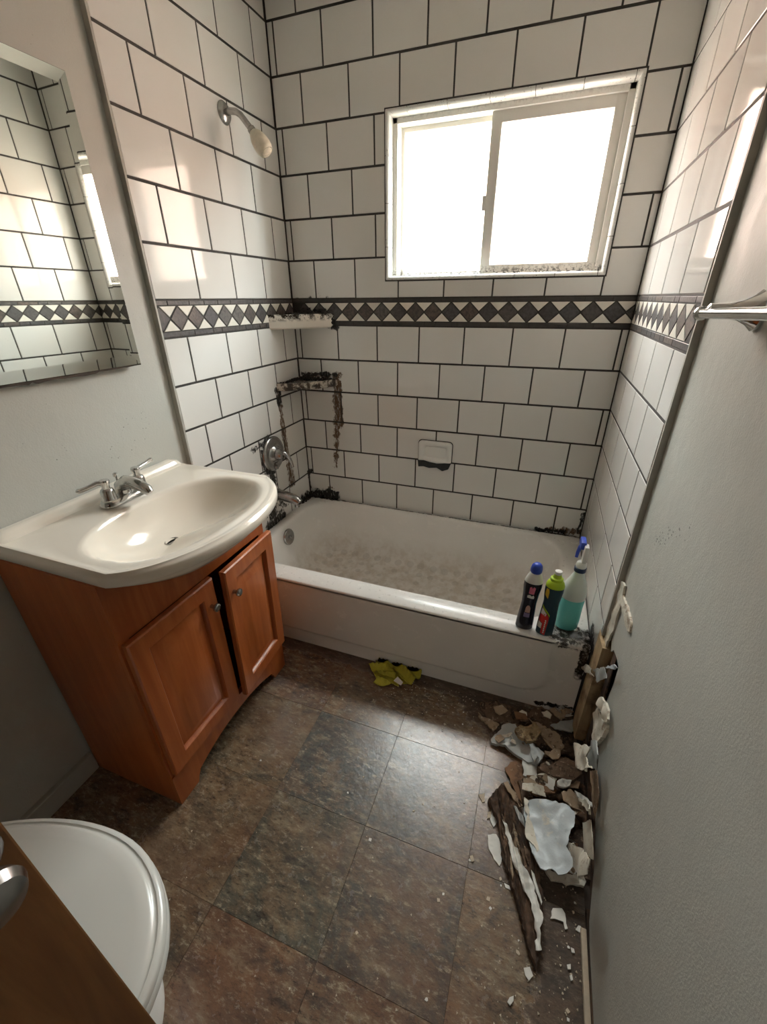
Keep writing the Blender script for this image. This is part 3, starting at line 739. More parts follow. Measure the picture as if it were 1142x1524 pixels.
# ------------------------------------------------------------------ mirror
mr = thing('wall_mirror', (XL, -1.30, 1.55), 'wide mirror without a frame, chipped along its lower edge', 'mirror')
my0, my1, mz0, mz1 = -1.66, -.972, 1.226, 1.898
def rc(i, x): return [(x, my0+i, mz0+i), (x, my1-i, mz0+i), (x, my1-i, mz1-i), (x, my0+i, mz1-i)]
m = MB(); m.rings([rc(0, -.006), rc(0, -.0018), rc(.026, -.0004), rc(.028, -.0003)], False, True); local(m, mr).build('mirror_glass', M_MIRROR, mr)
jag = [(my0, mz0+.02)]; y = my0
random.seed(3)
while y < my1:
    jag.append((y, mz0-.004-random.random()*.007*(1 if y < -1.12 else .3))); y += random.uniform(.008, .03)
jag += [(my1+.003, mz0-.004), (my1+.003, mz1+.002), (my0, mz1+.002)]
m = MB(); m.prism(jag, 0, XL, -.0055); local(m, mr).build('backing', M_MIRBACK, mr)
mr.location.x += .0105; mr.rotation_euler.z = math.radians(-1.55)

# ------------------------------------------------------------------ toilet
TY = -1.953
toi = thing('toilet', (.4, TY, 0), 'white toilet with closed lid beside the wooden vanity', 'toilet')
def egg(x0, x1, hw4, z, k=56):
    """round front, sides narrowing slowly towards the hinge, square back"""
    out = []; xm = x0+(x1-x0)*.54; h = k//2
    for i in range(h):
        a = -PI/2+PI*i/(h-1); out.append((xm+(x1-xm)*math.cos(a), TY+hw4*math.sin(a), z))
    for i in range(1, h+1):
        t = i/(h+1); u_ = t*2 if t < .5 else 2-2*t; sg = 1 if t < .5 else -1
        q = min(1, u_*1.35); x = lerp(xm, x0, q); wd = hw4*(1-.42*q*q)
        if u_*1.35 > 1: wd *= 1-(u_*1.35-1)/.35
        out.append((x, TY+sg*wd, z))
    return out
def tpart(name, rs_, mat=M_CERAMIC, c0=True, c1=True, parent=None):
    m_ = MB(); m_.rings(rs_, c0, c1); return local(m_, toi).build(name, mat, parent or toi, 50)
tpart('bowl', [egg(.20, .662, .150, 0), egg(.20, .660, .148, .025), egg(.21, .635, .130, .06), egg(.22, .625, .118, .14), egg(.23, .645, .130, .24), egg(.24, .72, .160, .32), egg(.25, .745, .172, .365), egg(.25, .748, .174, .385)])
tpart('seat', [egg(.285, .772, .184, .386), egg(.28, .779, .190, .391), egg(.28, .780, .191, .408), egg(.285, .777, .188, .412)], M_LID)
tpart('lid', [egg(.27, .776, .188, .413), egg(.268, .780, .191, .416), egg(.268, .780, .191, .428), egg(.270, .777, .188, .433), egg(.276, .769, .181, .4345), egg(.278, .767, .179, .4325), egg(.281, .764, .176, .4325), egg(.284, .760, .173, .436), egg(.29, .752, .168, .439), egg(.31, .73, .15, .441), egg(.36, .66, .10, .4415)], M_LID)
for s_ in (-.075, .075):
    m = MB(); m.box(.235, .285, TY+s_-.018, TY+s_+.018, .385, .425, .006); local(m, toi).build('hinge', M_LID, toi, 40)
m = MB(); m.box(.004, .165, TY-.155, TY+.155, .36, .72, .02); local(m, toi).build('tank', M_CERAMIC, toi, 50)
m = MB(); m.box(.004, .172, TY-.162, TY+.162, .721, .755, .012); local(m, toi).build('tank_lid', M_CERAMIC, toi, 50)
m = MB(); m.box(.06, .24, TY-.09, TY+.09, .20, .37, .02); local(m, toi).build('tank_shelf', M_CERAMIC, toi, 50)

# ------------------------------------------------------------------ door standing open beside the toilet
dr1 = tag(MB().box(.790, .825, -2.70, -1.936, .012, 2.04, .002).build('door_1', M_DOORWOOD), 'brown wooden door standing open beside the toilet', kind='structure')
Mk = Matrix.Translation((.825, -1.974, .987)) @ Matrix.Rotation(PI/2, 4, 'Y')
m = MB(); m.lathe([(.032, 0), (.032, .004), (.027, .009), (.012, .012), (.011, .028), (.016, .032), (.022, .040), (.024, .048), (.020, .056), (.010, .060)], Mk, 28); m.build('door_knob', M_CHROME2, dr1, 40)

# ------------------------------------------------------------------ shower head, valve, spout
sh = thing('shower_fixture', (0, -.344, 1.998), 'cream shower head on a bent chrome arm above the tub', 'shower head')
m = MB(); m.lathe([(.034, -.001), (.034, .003), (.028, .010), (.014, .014)], Matrix.Translation((0, -.344, 1.998)) @ Matrix.Rotation(PI/2, 4, 'Y'), 28); local(m, sh).build('flange', M_CHROME2, sh, 40)
m = MB(); m.tube([(0, -.344, 1.998), (.030, -.344, 2.000), (.052, -.344, 1.996), (.070, -.344, 1.985), (.085, -.344, 1.968), (.104, -.344, 1.946), (.112, -.344, 1.937)], .0105, 14); local(m, sh).build('arm', M_CHROME2, sh, 50)
ax = Vector((.62, 0, -.78)).normalized(); Mh = Matrix.Translation((.106, -.344, 1.944)) @ ax.to_track_quat('Z', 'Y').to_matrix().to_4x4()
m = MB(); m.lathe([(.010, -.004), (.014, 0), (.014, .010), (.011, .014)], Mh, 16); local(m, sh).build('ball_joint', M_CHROME2, sh, 40)
M_HEAD = simple('yellowed_plastic', (.62, .57, .46), .5, var=.3, vs=50, bump=.3)
m = MB(); m.lathe([(.013, .012), (.018, .018), (.026, .035), (.0295, .052), (.030, .066), (.028, .080), (.0255, .088), (.022, .090), (.020, .084)], Mh, 26); hb_ = local(m, sh).build('head', M_HEAD, sh, 50)
m = MB(); m.lathe([(.020, .080), (.020, .090), (.015, .094), (.006, .096)], Mh, 18); local(m, sh).build('nozzle', simple('scaled_nozzle', (.55, .50, .40), .6, var=.5, vs=120, bump=.6), hb_, 40)

va = thing('shower_valve', (0, -.325, .713), 'round chrome shower valve with lever handle on stained tiles', 'valve')
Mv = Matrix.Translation((0, -.325, .713)) @ Matrix.Rotation(PI/2, 4, 'Y')
m = MB(); m.lathe([(.088, -.001), (.088, .004), (.083, .010), (.070, .014), (.060, .012), (.050, .013), (.042, .020), (.035, .030)], Mv, 40); local(m, va).build('escutcheon', M_CHROME2, va, 40)
m = MB(); m.lathe([(.030, .026), (.029, .048), (.024, .058), (.012, .062)], Mv, 28); hn = local(m, va).build('hub', M_CHROME2, va, 40)
m = MB(); m.tube([(.050, -.325, .722), (.066, -.318, .720), (.078, -.308, .700), (.083, -.296, .668), (.084, -.290, .640)], [.013, .0125, .011, .010, .009], 12, flat=.7); local(m, va).build('lever', M_CHROME2, hn, 50)
m = MB(); m.lathe([(.012, .004), (.014, .012), (.010, .022), (.004, .024)], Matrix.Translation((0, -.330, .645)) @ Matrix.Rotation(PI/2, 4, 'Y'), 14); local(m, va).build('diverter_button', M_CHROME2, va, 40)
sp = thing('tub_spout', (0, -.335, .488), 'chrome tub spout in a blackened patch of tile', 'spout')
m = MB(); m.tube([(-.001, -.335, .492), (.02, -.335, .492), (.06, -.335, .488), (.095, -.335, .482), (.118, -.335, .474), (.130, -.335, .466)], [.030, .029, .027, .025, .0235, .020], 20); local(m, sp).build('body', M_CHROME2, sp, 50)
m = MB(); m.lathe([(.034, -.001), (.034, .006), (.029, .008)], Matrix.Translation((0, -.335, .492)) @ Matrix.Rotation(PI/2, 4, 'Y'), 22); local(m, sp).build('collar', M_CHROME2, sp, 40)
m = MB(); m.lathe([(.013, 0), (.012, .016), (.015, .018)], Matrix.Translation((.113, -.335, .440)), 16); local(m, sp).build('outlet', M_CHROME2, sp, 40)

# ------------------------------------------------------------------ ceramic shelves and soap dish
def corner_shelf(name, R, z, th, mat, label, bulge, lip):
    o = thing(name, (0, 0, z), label, 'shelf'); out = [(.0, 0)]
    k = 18
    for i in range(k+1):
        t = i/k; a = t*PI/2
        cx, cy = R*math.cos(a), -R*math.sin(a)                     # quarter circle
        sx, sy_ = R*(1-t), -R*t                                   # straight chord
        out.append((lerp(sx, cx, bulge), lerp(sy_, cy, bulge)))
    def ring(sc, zz): return [(x*sc, y*sc, zz) for x, y in out]
    m_ = MB(); m_.rings([ring(.97, z-th), ring(1, z-th+.006), ring(1, z+lip-.005), ring(.985, z+lip), ring(.94, z+lip-.001), ring(.92, z), ring(.5, z-.001)], True, True)
    local(m_, o).build('shelf_body', mat, o, 40); return o
s1_ = corner_shelf('corner_shelf', .222, 1.026, .026, M_MOULD, 'mould blackened ceramic corner shelf above the shower valve', .55, .010)
s2_ = corner_shelf('corner_shelf', .222, 1.318, .040, M_SHELF2, 'stained white ceramic corner shelf set in the diamond band', .18, .022)
def lump(name, mat, pts, parent=None, root=None, seed=1):
    """crumbly grime: small jittered blobs at the given (point, radius) list, one mesh"""
    rr = random.Random(seed); b_ = bmesh.new()
    for p, r_ in pts:
        q = bmesh.ops.create_icosphere(b_, subdivisions=2, radius=r_)
        for v_ in q['verts']:
            d_ = v_.co.copy(); v_.co = d_*(1+.55*mnoise.noise(d_*60+Vector(p)*90)) + Vector(p)
    me_ = bpy.data.meshes.new(name); b_.to_mesh(me_); b_.free(); me_.materials.append(mat)
    o = bpy.data.objects.new(name, me_); C.objects.link(o)
    if root is not None: me_.transform(Matrix.Translation(-root.location)); o.parent = root
    elif parent: o.parent = parent
    return o
rr = random.Random(5)
def crumbs(n_, fn, r0, r1): return [(fn(), rr.uniform(r0, r1)) for _ in range(n_)]
U_ = rr.uniform
g = lump('mould_crust', M_GRIME, crumbs(60, lambda: (U_(.015, .20), -U_(.008, .035), 1.03+U_(0, .010)), .003, .008) + crumbs(34, lambda: (U_(.005, .012), -U_(.02, .21), 1.028+U_(0, .008)), .003, .007), root=s1_)
tag(g, kind='stuff')
g = lump('mould_crust', M_GRIME, crumbs(70, lambda: (U_(.02, .20), -U_(.004, .012), 1.325+U_(0, .05)*U_(0, 1)), .003, .008) + crumbs(30, lambda: (U_(.03, .12), -U_(.09, .14), 1.341), .002, .006) + crumbs(22, lambda: (U_(.19, .225), -.006, U_(1.28, 1.325)), .003, .008), root=s2_); tag(g, kind='stuff')
g = lump('grime_crust', M_GRIME, crumbs(90, lambda: (.012+.15*U_(0, 1)**1.7, -U_(.010, .028), RZ+U_(.001, .042)*U_(0, 1)**2), .002, .0075) + crumbs(55, lambda: (U_(.010, .024), -.012-.13*U_(0, 1)**1.6, RZ+U_(.001, .03)*U_(0, 1)**2), .002, .007), root=tub)
tag(g, kind='stuff')
sd = thing('soap_dish', (.754, 0, .69), 'broken white ceramic soap dish on the tiled back wall', 'soap dish')
def rr2(x0, x1, z0, z1, r_, y): return [(p[0], y, p[1]) for p in rrect(x0, x1, z0, z1, r_, 0, 6)]
m = MB(); m.rings([rr2(.668, .841, .640, .757, .018, .001), rr2(.668, .841, .640, .757, .018, -.010), rr2(.673, .836, .645, .752, .016, -.015), rr2(.686, .823, .656, .740, .014, -.016), rr2(.694, .815, .664, .732, .012, -.010), rr2(.70, .81, .67, .726, .012, -.002)], False, True)
local(m, sd).build('dish_back', M_CERAMIC, sd, 40)
m = MB(); m.rings([rr2(.6645, .8445, .6365, .7605, .02, .001), rr2(.6645, .8445, .6365, .7605, .02, -.0015)], False, True); local(m, sd).build('caulk', M_GROUT, sd)
jag = [(.668, .652), (.672, .618), (.70, .622), (.73, .616), (.77, .622), (.80, .607), (.83, .620), (.842, .652), (.81, .650), (.77, .643), (.73, .648), (.70, .655)]
m = MB(); m.prism(jag, 1, -.019, .001)
m.v = [(x, y, z) for x, y, z in m.v]; local(m, sd).build('broken_edge', simple('broken_dark_ceramic', (.03, .032, .03), .8, var=.5, vs=60, bump=.5), sd)

# ------------------------------------------------------------------ towel bar
tb = thing('towel_bar', (XR, -1.115, 1.38), 'chrome towel bar on the painted wall by the tile edge', 'towel bar')
for yy in (-1.115, -1.70):
    Mp = Matrix.Translation((XR, yy, 1.380)) @ Matrix.Rotation(-PI/2, 4, 'Y')
    m = MB(); m.lathe([(.030, -.001), (.030, .006), (.027, .009), (.021, .016), (.015, .028), (.0115, .045), (.0105, .062), (.011, .070), (.006, .073)], Mp, 24); local(m, tb).build('post', M_BAR, tb, 40)
m = MB(); m.tube([(XR-.066, -1.062, 1.3745), (XR-.066, -1.73, 1.3935)], .0082, 16); local(m, tb).build('bar', M_BAR, tb, 50)
m = MB(); m.lathe([(.011, -.004), (.012, .0), (.011, .006), (.005, .009)], Matrix.Translation((XR-.066, -1.064, 1.3745)) @ Matrix.Rotation(-PI/2, 4, 'X'), 18); local(m, tb).build('end_cap', M_BAR, tb, 40)

# ------------------------------------------------------------------ cleaning bottles on the tub rim
def plastic(name, col, rough=.3): return simple(name, col, rough)
M_NAVY = plastic('navy_bottle_sleeve', (.010, .010, .022), .25); M_BLUE = plastic('royal_blue_plastic', (.02, .06, .42), .4)
M_WHITE = plastic('white_plastic', (.74, .74, .70), .35); M_TEAL = plastic('dark_teal_sleeve', (.010, .040, .062), .3)
M_LIME = plastic('lime_plastic', (.42, .60, .02), .4); M_RED = plastic('red_print', (.55, .02, .02), .4)
M_CYAN = plastic('turquoise_liquid', (.20, .74, .70), .25); M_MILK = plastic('milky_plastic', (.72, .78, .72), .35)
M_PINK = plastic('pink_print', (.62, .16, .24), .5); M_PEACH = plastic('peach_print', (.50, .32, .26), .5); M_YEL = plastic('yellow_print', (.70, .45, .03), .5); M_LILAC = plastic('lilac_print', (.20, .17, .32), .5)
def oval(cx, cy, a, b_, z, k=24, yaw=0): return [(cx+a*math.cos(t)*math.cos(yaw)-b_*math.sin(t)*math.sin(yaw), cy+a*math.cos(t)*math.sin(yaw)+b_*math.sin(t)*math.cos(yaw), z) for t in [2*PI*i/k for i in range(k)]]
def bpart(root, name, mat, prof, parent=None, ratio=.72, lean=0, yaw=0, k=24):
    """stack of ovals (half width, height above rim, x shift)"""
    cx, cy, cz = root.location; m_ = MB()
    m_.rings([oval(cx+(q[2] if len(q) > 2 else 0)+lean*q[1], cy, q[0], q[0]*(q[3] if len(q) > 3 else ratio), cz+q[1], k, yaw) for q in prof], True, True)
    return local(m_, root).build(name, mat, parent or root, 40)
def decal(root, name, mat, poly, widths, parent, ratio, lean=0, yaw=0, th=.0008):
    """print wrapped on an oval bottle: polygon in (angle from front, height); widths(z) -> half width"""
    cx, cy, cz = root.location; b_ = bmesh.new(); f_ = b_.faces.new([b_.verts.new((a, h, 0)) for a, h in poly])
    bmesh.ops.triangulate(b_, faces=[f_]); bmesh.ops.subdivide_edges(b_, edges=b_.edges[:], cuts=3, use_grid_fill=True)
    for v_ in b_.verts:
        a, h = v_.co.x, v_.co.y; wd = widths(h)+th; t = -PI/2+a
        x, y = wd*math.cos(t), wd*ratio*math.sin(t)
        v_.co = Vector((x*math.cos(yaw)-y*math.sin(yaw)+lean*h, x*math.sin(yaw)+y*math.cos(yaw), h))
    me_ = bpy.data.meshes.new(name); b_.to_mesh(me_); b_.free(); me_.materials.append(mat)
    o = bpy.data.objects.new(name, me_); C.objects.link(o); o.parent = parent
    return o
def interp(tab):
    def f_(h):
        for (w0, h0), (w1, h1) in zip(tab, tab[1:]):
            if h0 <= h <= h1: return lerp(w0, w1, (h-h0)/(h1-h0))
        return tab[-1][0]
    return f_
RT = RZ+.001
# navy cleaner
b1 = thing('cleaner_bottle', (1.283, -.758, RT), 'navy blue cleaner bottle with round blue cap on the tub rim', 'bottle')
t1 = [(.025, 0), (.029, .004), (.029, .03), (.0265, .07), (.0245, .11), (.0265, .15), (.030, .18), (.0295, .20)]
bd = bpart(b1, 'body', M_NAVY, t1, ratio=.72, lean=.03)
bpart(b1, 'shoulder', M_WHITE, [(.0296, .2002), (.028, .208), (.0235, .222), (.0175, .234), (.015, .238)], ratio=.76, lean=.03)
bpart(b1, 'cap', M_BLUE, [(.0175, .2382), (.019, .242), (.019, .252), (.0165, .264), (.011, .271), (.004, .273)], ratio=1, lean=.03)
w1 = interp(t1); L1 = .03
decal(b1, 'logo_mark', M_PINK, [(-.30, .160), (.30, .158), (.34, .186), (.10, .190), (.02, .182), (-.10, .190), (-.28, .186)], w1, bd, .72, L1)
decal(b1, 'logo_script', M_WHITE, [(-.42, .141), (.42, .139), (.44, .147), (.30, .154), (.10, .149), (-.15, .155), (-.42, .150)], w1, bd, .72, L1)
decal(b1, 'emblem', M_PEACH, [(-.32, .078), (.32, .078), (.30, .098), (.12, .108), (-.12, .108), (-.30, .098)], w1, bd, .72, L1)
decal(b1, 'emblem_text', M_LILAC, [(-.36, .058), (.36, .058), (.36, .076), (-.36, .076)], w1, bd, .72, L1)
# teal cleaner
b2 = thing('cleaner_bottle', (1.352, -.768, RT), 'dark teal cleaner bottle with lime collar and red label on the tub rim', 'bottle')
t2 = [(.024, 0), (.0285, .004), (.029, .03), (.028, .07), (.026, .11), (.025, .14), (.0275, .162), (.0295, .185), (.0295, .203)]
bd = bpart(b2, 'body', M_TEAL, t2, ratio=.70, lean=.02)
cl = bpart(b2, 'collar', M_LIME, [(.0297, .2032), (.0295, .210), (.025, .222), (.020, .226), (.020, .236), (.0145, .239), (.0125, .245), (.011, .252)], ratio=.82, lean=.02)
bpart(b2, 'cap', M_WHITE, [(.0105, .2522), (.0112, .255), (.0112, .263), (.008, .265)], ratio=1, lean=.02)
w2 = interp(t2)
decal(b2, 'yellow_badge', M_YEL, [(-1.05, .170), (-.55, .158), (-.50, .186), (-.60, .198), (-.95, .198)], w2, bd, .70, .02)
decal(b2, 'lime_stripe', M_LIME, [(-1.1, .118), (-.2, .098), (.12, .085), (.12, .093), (-.2, .106), (-1.1, .128)], w2, bd, .70, .02)
decal(b2, 'red_label', M_RED, [(-1.15, .060), (-.50, .054), (-.50, .012), (.02, .006), (.10, .083), (-.25, .097), (-.25, .082), (-1.15, .088)], w2, bd, .70, .02)
decal(b2, 'white_label', M_WHITE, [(-1.15, .090), (-.28, .084), (-.28, .097), (-.75, .109), (-1.1, .115)], w2, bd, .70, .02)
decal(b2, 'white_label', M_WHITE, [(-1.15, .032), (-.54, .030), (-.54, .052), (-1.15, .058)], w2, bd, .70, .02)
for i in range(7): decal(b2, 'lettering', M_WHITE, [(-.26+.0*i, .014+i*.0085), (-.12, .014+i*.0085), (-.12+.04*(i % 2), .0195+i*.0085), (-.26, .0205+i*.0085)], w2, bd, .70, .02, th=.0014)
# spray bottle
b3 = thing('spray_bottle', (1.423, -.700, RT), 'clear spray bottle half full of turquoise liquid on the tub rim', 'spray bottle')
t3 = [(.036, 0), (.040, .005), (.041, .04), (.0395, .09), (.0405, .13)]
bpart(b3, 'liquid', M_CYAN, t3, ratio=.86, lean=.02)
up = bpart(b3, 'upper_bottle', M_MILK, [(.0405, .1302), (.0408, .155), (.038, .172), (.030, .195), (.0215, .215), (.016, .228), (.0155, .236)], ratio=.9, lean=.02)
bpart(b3, 'neck_ring', plastic('navy_ring', (.012, .03, .09), .4), [(.0185, .2362), (.019, .239), (.019, .251), (.017, .252)], ratio=1, lean=.02)
bpart(b3, 'collar', M_WHITE, [(.0165, .2522), (.017, .256), (.0155, .268), (.010, .274)], ratio=1, lean=.02)
cx, cy, cz = b3.location
m = MB(); m.box(cx+.002, cx+.016, cy-.014, cy+.016, cz+.272, cz+.334, .004); local(m, b3).build('sprayer_body', M_WHITE, b3, 40)
m = MB(); m.box(cx-.010, cx+.008, cy+.002, cy+.050, cz+.314, cz+.342, .006); local(m, b3).build('sprayer_head', M_BLUE, b3, 40)
m = MB(); m.tube([(cx+.001, cy+.040, cz+.316), (cx-.004, cy+.048, cz+.300), (cx-.008, cy+.044, cz+.280), (cx-.010, cy+.036, cz+.264)], [.007, .0065, .006, .005], 10); local(m, b3).build('trigger', M_BLUE, b3, 50)
m = MB(); m.lathe([(.008, 0), (.009, .004), (.009, .014)], Matrix.Translation((cx+.002, cy+.044, cz+.325)) @ Matrix.Rotation(-PI/2, 4, 'X'), 14); local(m, b3).build('nozzle', M_WHITE, b3, 40)

# ------------------------------------------------------------------ yellow cloth by the tub
cl = thing('cleaning_cloth', (.82, -.83, 0), 'crumpled yellow cleaning cloth on the floor against the tub', 'cloth')
def sheet(name, mat, pts, fn, th=.002, parent=None, root=None, cuts=4, seed=0, smooth=True, wall=False, jag=False):
    """thin piece with the outline pts (3-D points), bent by fn(point) -> point, real thickness"""
    if jag:
        jr = random.Random(seed+len(pts)*7+int(abs(pts[0][0]+pts[0][1])*9973)); q_ = []; n_ = len(pts)
        for i in range(n_):
            a_, c_ = Vector(pts[i]), Vector(pts[(i+1) % n_]); d_ = c_-a_; L_ = d_.length; k_ = max(1, min(6, int(L_/.008)))
            nr = Vector((0, -d_.z, d_.y)) if wall else Vector((-d_.y, d_.x, 0))
            for j in range(k_): q_.append(a_+d_*(j/k_) + (nr/max(L_, 1e-6))*jr.uniform(-1, 1)*min(.0035, L_*.09)*(1 if j else .4))
        pts = q_
    b_ = bmesh.new(); f_ = b_.faces.new([b_.verts.new(p) for p in pts])
    bmesh.ops.triangulate(b_, faces=[f_])
    ext = max((max(p[k] for p in pts)-min(p[k] for p in pts)) for k in range(3)); res = max(.005, ext/(5*cuts))
    for _ in range(8):
        long_ = [e for e in b_.edges if e.calc_length() > res]
        if not long_: break
        bmesh.ops.subdivide_edges(b_, edges=long_, cuts=1); bmesh.ops.triangulate(b_, faces=b_.faces[:])
    bmesh.ops.beautify_fill(b_, faces=b_.faces[:], edges=b_.edges[:])
    for v_ in b_.verts: v_.co = fn(v_.co.copy())
    b_.normal_update()
    bmesh.ops.recalc_face_normals(b_, faces=b_.faces[:])
    dv = Vector((th, 0, 0)) if wall else Vector((0, 0, -th))
    geo = bmesh.ops.extrude_face_region(b_, geom=b_.faces[:], use_keep_orig=True)['geom']
    for v_ in geo:
        if isinstance(v_, bmesh.types.BMVert):
            v_.co += dv
            if not wall: v_.co.z = max(v_.co.z, .0004)
    bmesh.ops.recalc_face_normals(b_, faces=b_.faces[:])
    me_ = bpy.data.meshes.new(name); b_.to_mesh(me_); b_.free(); me_.materials.append(mat)
    if smooth: me_.shade_smooth(); me_.set_sharp_from_angle(angle=math.radians(50))
    o = bpy.data.objects.new(name, me_); C.objects.link(o)
    if root is not None: me_.transform(Matrix.Translation(-root.location)); o.parent = root
    elif parent is not None: o.parent = parent
    return o
def fpts(pix, z=0.0): return [px(u, v, 2, z) for u, v in pix]
def nz(p, f_, s_=0): return mnoise.noise(Vector((p.x*f_+s_, p.y*f_, s_*1.7)))
def fold(h0, amp, ang, freq, ph, s_):
    d_ = Vector((math.cos(ang), math.sin(ang), 0))
    def f_(p):
        t = p.dot(d_)*freq+ph; r_ = 1-abs(math.sin(t+.5*nz(p, 16, s_))); r2 = 1-abs(math.sin(p.dot(Vector((d_.y, -d_.x, 0)))*freq*1.9+s_+nz(p, 20, s_+5))); p.z += h0 + amp*r_ + amp*.45*r2*r_ + .006*abs(nz(p, 30, s_))
        p.y = min(p.y, -.8005); return p
    return f_
cloth_a = [(560, 983), (572, 976), (590, 984), (612, 988), (629, 1000), (626, 1010), (612, 1020), (598, 1016), (590, 1004), (578, 994), (562, 992)]
cloth_b = [(549, 992), (560, 990), (578, 992), (590, 1003), (588, 1011), (570, 1008), (556, 1003)]
cloth_c = [(556, 1016), (565, 1008), (580, 1011), (592, 1013), (594, 1023), (584, 1021), (566, 1021)]
sheet('cloth_fold', M_CLOTH, fpts(cloth_a, .012), fold(.004, .022, .9, 70, .6, 1), .004, root=cl, cuts=7)
sheet('cloth_fold', M_CLOTH, fpts(cloth_b, .012), fold(.006, .018, 1.9, 74, .2, 2), .004, root=cl, cuts=6)
sheet('cloth_fold', M_CLOTH, fpts(cloth_c, .004), fold(.001, .014, 1.4, 70, 1.1, 3), .004, root=cl, cuts=6)
sheet('cloth_fold', M_CLOTH, fpts([(552, 993), (566, 982), (600, 990), (627, 1001), (612, 1018), (585, 1018), (562, 1014)], .004), lambda p: Vector((p.x, min(p.y, -.8005), .008+.004*abs(nz(p, 40, 8)))), .005, root=cl, cuts=5)
tg = sheet('care_tag', M_TAG, fpts([(586, 1013), (592, 1007), (600, 1015), (597, 1020)], .035), lambda p: p, .0008, root=cl, cuts=2)

# ------------------------------------------------------------------ torn wall corner: exposed wood and hanging flaps (parts of the wall)
m = MB(); m.prism([(XR-.016, -.905), (XR+.09, -.905), (XR+.09, -.80), (XR-.012, -.80), (XR-.020, -.85)], 2, .03, .455); m.build('exposed_stud', M_STUD, wall_right)
m = MB(); m.box(XR+.002, XR+.03, -.99, -.952, .03, .50, .003); m.build('exposed_batten', M_ROT, wall_right)
def wsheet(name, mat, pix, x, fn, th=.0018, cuts=5): return sheet(name, mat, [px(u, v, 0, x) for u, v in pix], fn, th, parent=wall_right, cuts=cuts, wall=True, jag=True)
def curl(amt, freq=14, s_=0, zc=None):
    def f_(p): p.x += amt*(.5+.8*nz(Vector((p.y, p.z, 0)), freq, s_)); return p
    return f_
wsheet('torn_compound', M_PAPERW, [(926, 862), (932, 872), (928, 885), (934, 900), (940, 925), (938, 940), (933, 938), (930, 915), (925, 898), (918, 920), (912, 942), (903, 962), (897, 985), (888, 992), (892, 970), (903, 945), (915, 905), (921, 880)], XR-.004, curl(-.006, 30, 1), .006)
wsheet('torn_paper', M_PAPERW, [(869, 995), (877, 989), (880, 994), (886, 1007), (875, 1002)], XR-.022, curl(-.012, 20, 2))
wsheet('torn_paper', M_PAPERG, [(886, 997), (903, 994), (906, 1010), (894, 1016), (889, 1012)], XR-.012, curl(-.010, 20, 3))
wsheet('torn_paper', M_PAPERB, [(903, 994), (917, 990), (925, 995), (912, 996)], XR-.014, curl(-.018, 20, 4))
wsheet('torn_paper', M_PAPERW, [(893, 1045), (899, 1038), (909, 1058), (910, 1072), (904, 1075)], XR-.010, curl(-.016, 25, 5), .006)
wsheet('torn_paper', M_PAPERW, [(886, 1064), (894, 1054), (904, 1080), (900, 1098), (886, 1112), (883, 1095), (884, 1080)], XR-.006, curl(-.010, 25, 6), .010)
wsheet('torn_paper', M_PAPERW, [(860, 1115), (868, 1109), (882, 1112), (878, 1125), (880, 1136), (886, 1145), (876, 1150), (866, 1143)], XR-.045, curl(-.022, 18, 7), .003)
wsheet('torn_paper', M_PAPERG, [(882, 1112), (894, 1104), (897, 1125), (892, 1148), (884, 1142), (878, 1125)], XR-.022, curl(-.016, 18, 8), .003)
wsheet('torn_paper', M_PAPERT, [(880, 1148), (891, 1146), (892, 1180), (888, 1218), (884, 1200)], XR-.006, curl(-.006, 22, 9))
wsheet('torn_paper', M_PAPERW, [(866, 1190), (876, 1192), (884, 1206), (880, 1214), (872, 1200)], XR-.035, curl(-.016, 22, 10), .003)
wsheet('torn_paper', M_PAPERW, [(842, 1265), (850, 1254), (862, 1258), (875, 1270), (886, 1281), (884, 1305), (872, 1318), (858, 1290)], XR-.040, curl(-.020, 16, 11), .002)
wsheet('torn_paper', M_PAPERW, [(868, 1224), (884, 1222), (887, 1252), (885, 1280), (872, 1266)], XR-.018, curl(-.010, 16, 12), .002)
# baseboard remnant along the torn wall foot
sr = MB(); sr.box(XR-.016, XR-.003, -1.90, -1.42, 0, .012, .002); sr.build('baseboard_right', M_CHIPT); tag(bpy.data.objects['baseboard_right'], 'splintered baseboard strip at the foot of the right wall', kind='structure')
sr = MB(); sr.box(XR-.003, XR+.012, -1.95, -1.38, 0, .02, .002); sr.build('rotten_strip', M_ROT, bpy.data.objects['baseboard_right'])

# ------------------------------------------------------------------ unseen lamp added on the hall ceiling as fill light
hl = thing('hall_fill_lamp', (1.15, YF-.55, H), 'unseen round fill lamp added on the hall ceiling behind the doorway', 'lamp')
m = MB(); m.lathe([(.15, -.02), (.15, 0)], Matrix.Translation(hl.location), 28); local(m, hl).build('base', M_WHITE, hl, 40)
_e = NT('fill_lamp_shade'); _e.b.inputs['Emission Color'].default_value = (1, .93, .84, 1); _e.b.inputs['Emission Strength'].default_value = HALL_FILL
m = MB(); m.lathe([(.02, -.075), (.08, -.07), (.13, -.05), (.145, -.021)], Matrix.Translation(hl.location), 28); local(m, hl).build('shade', _e.set((.8, .8, .78), .4), hl, True)

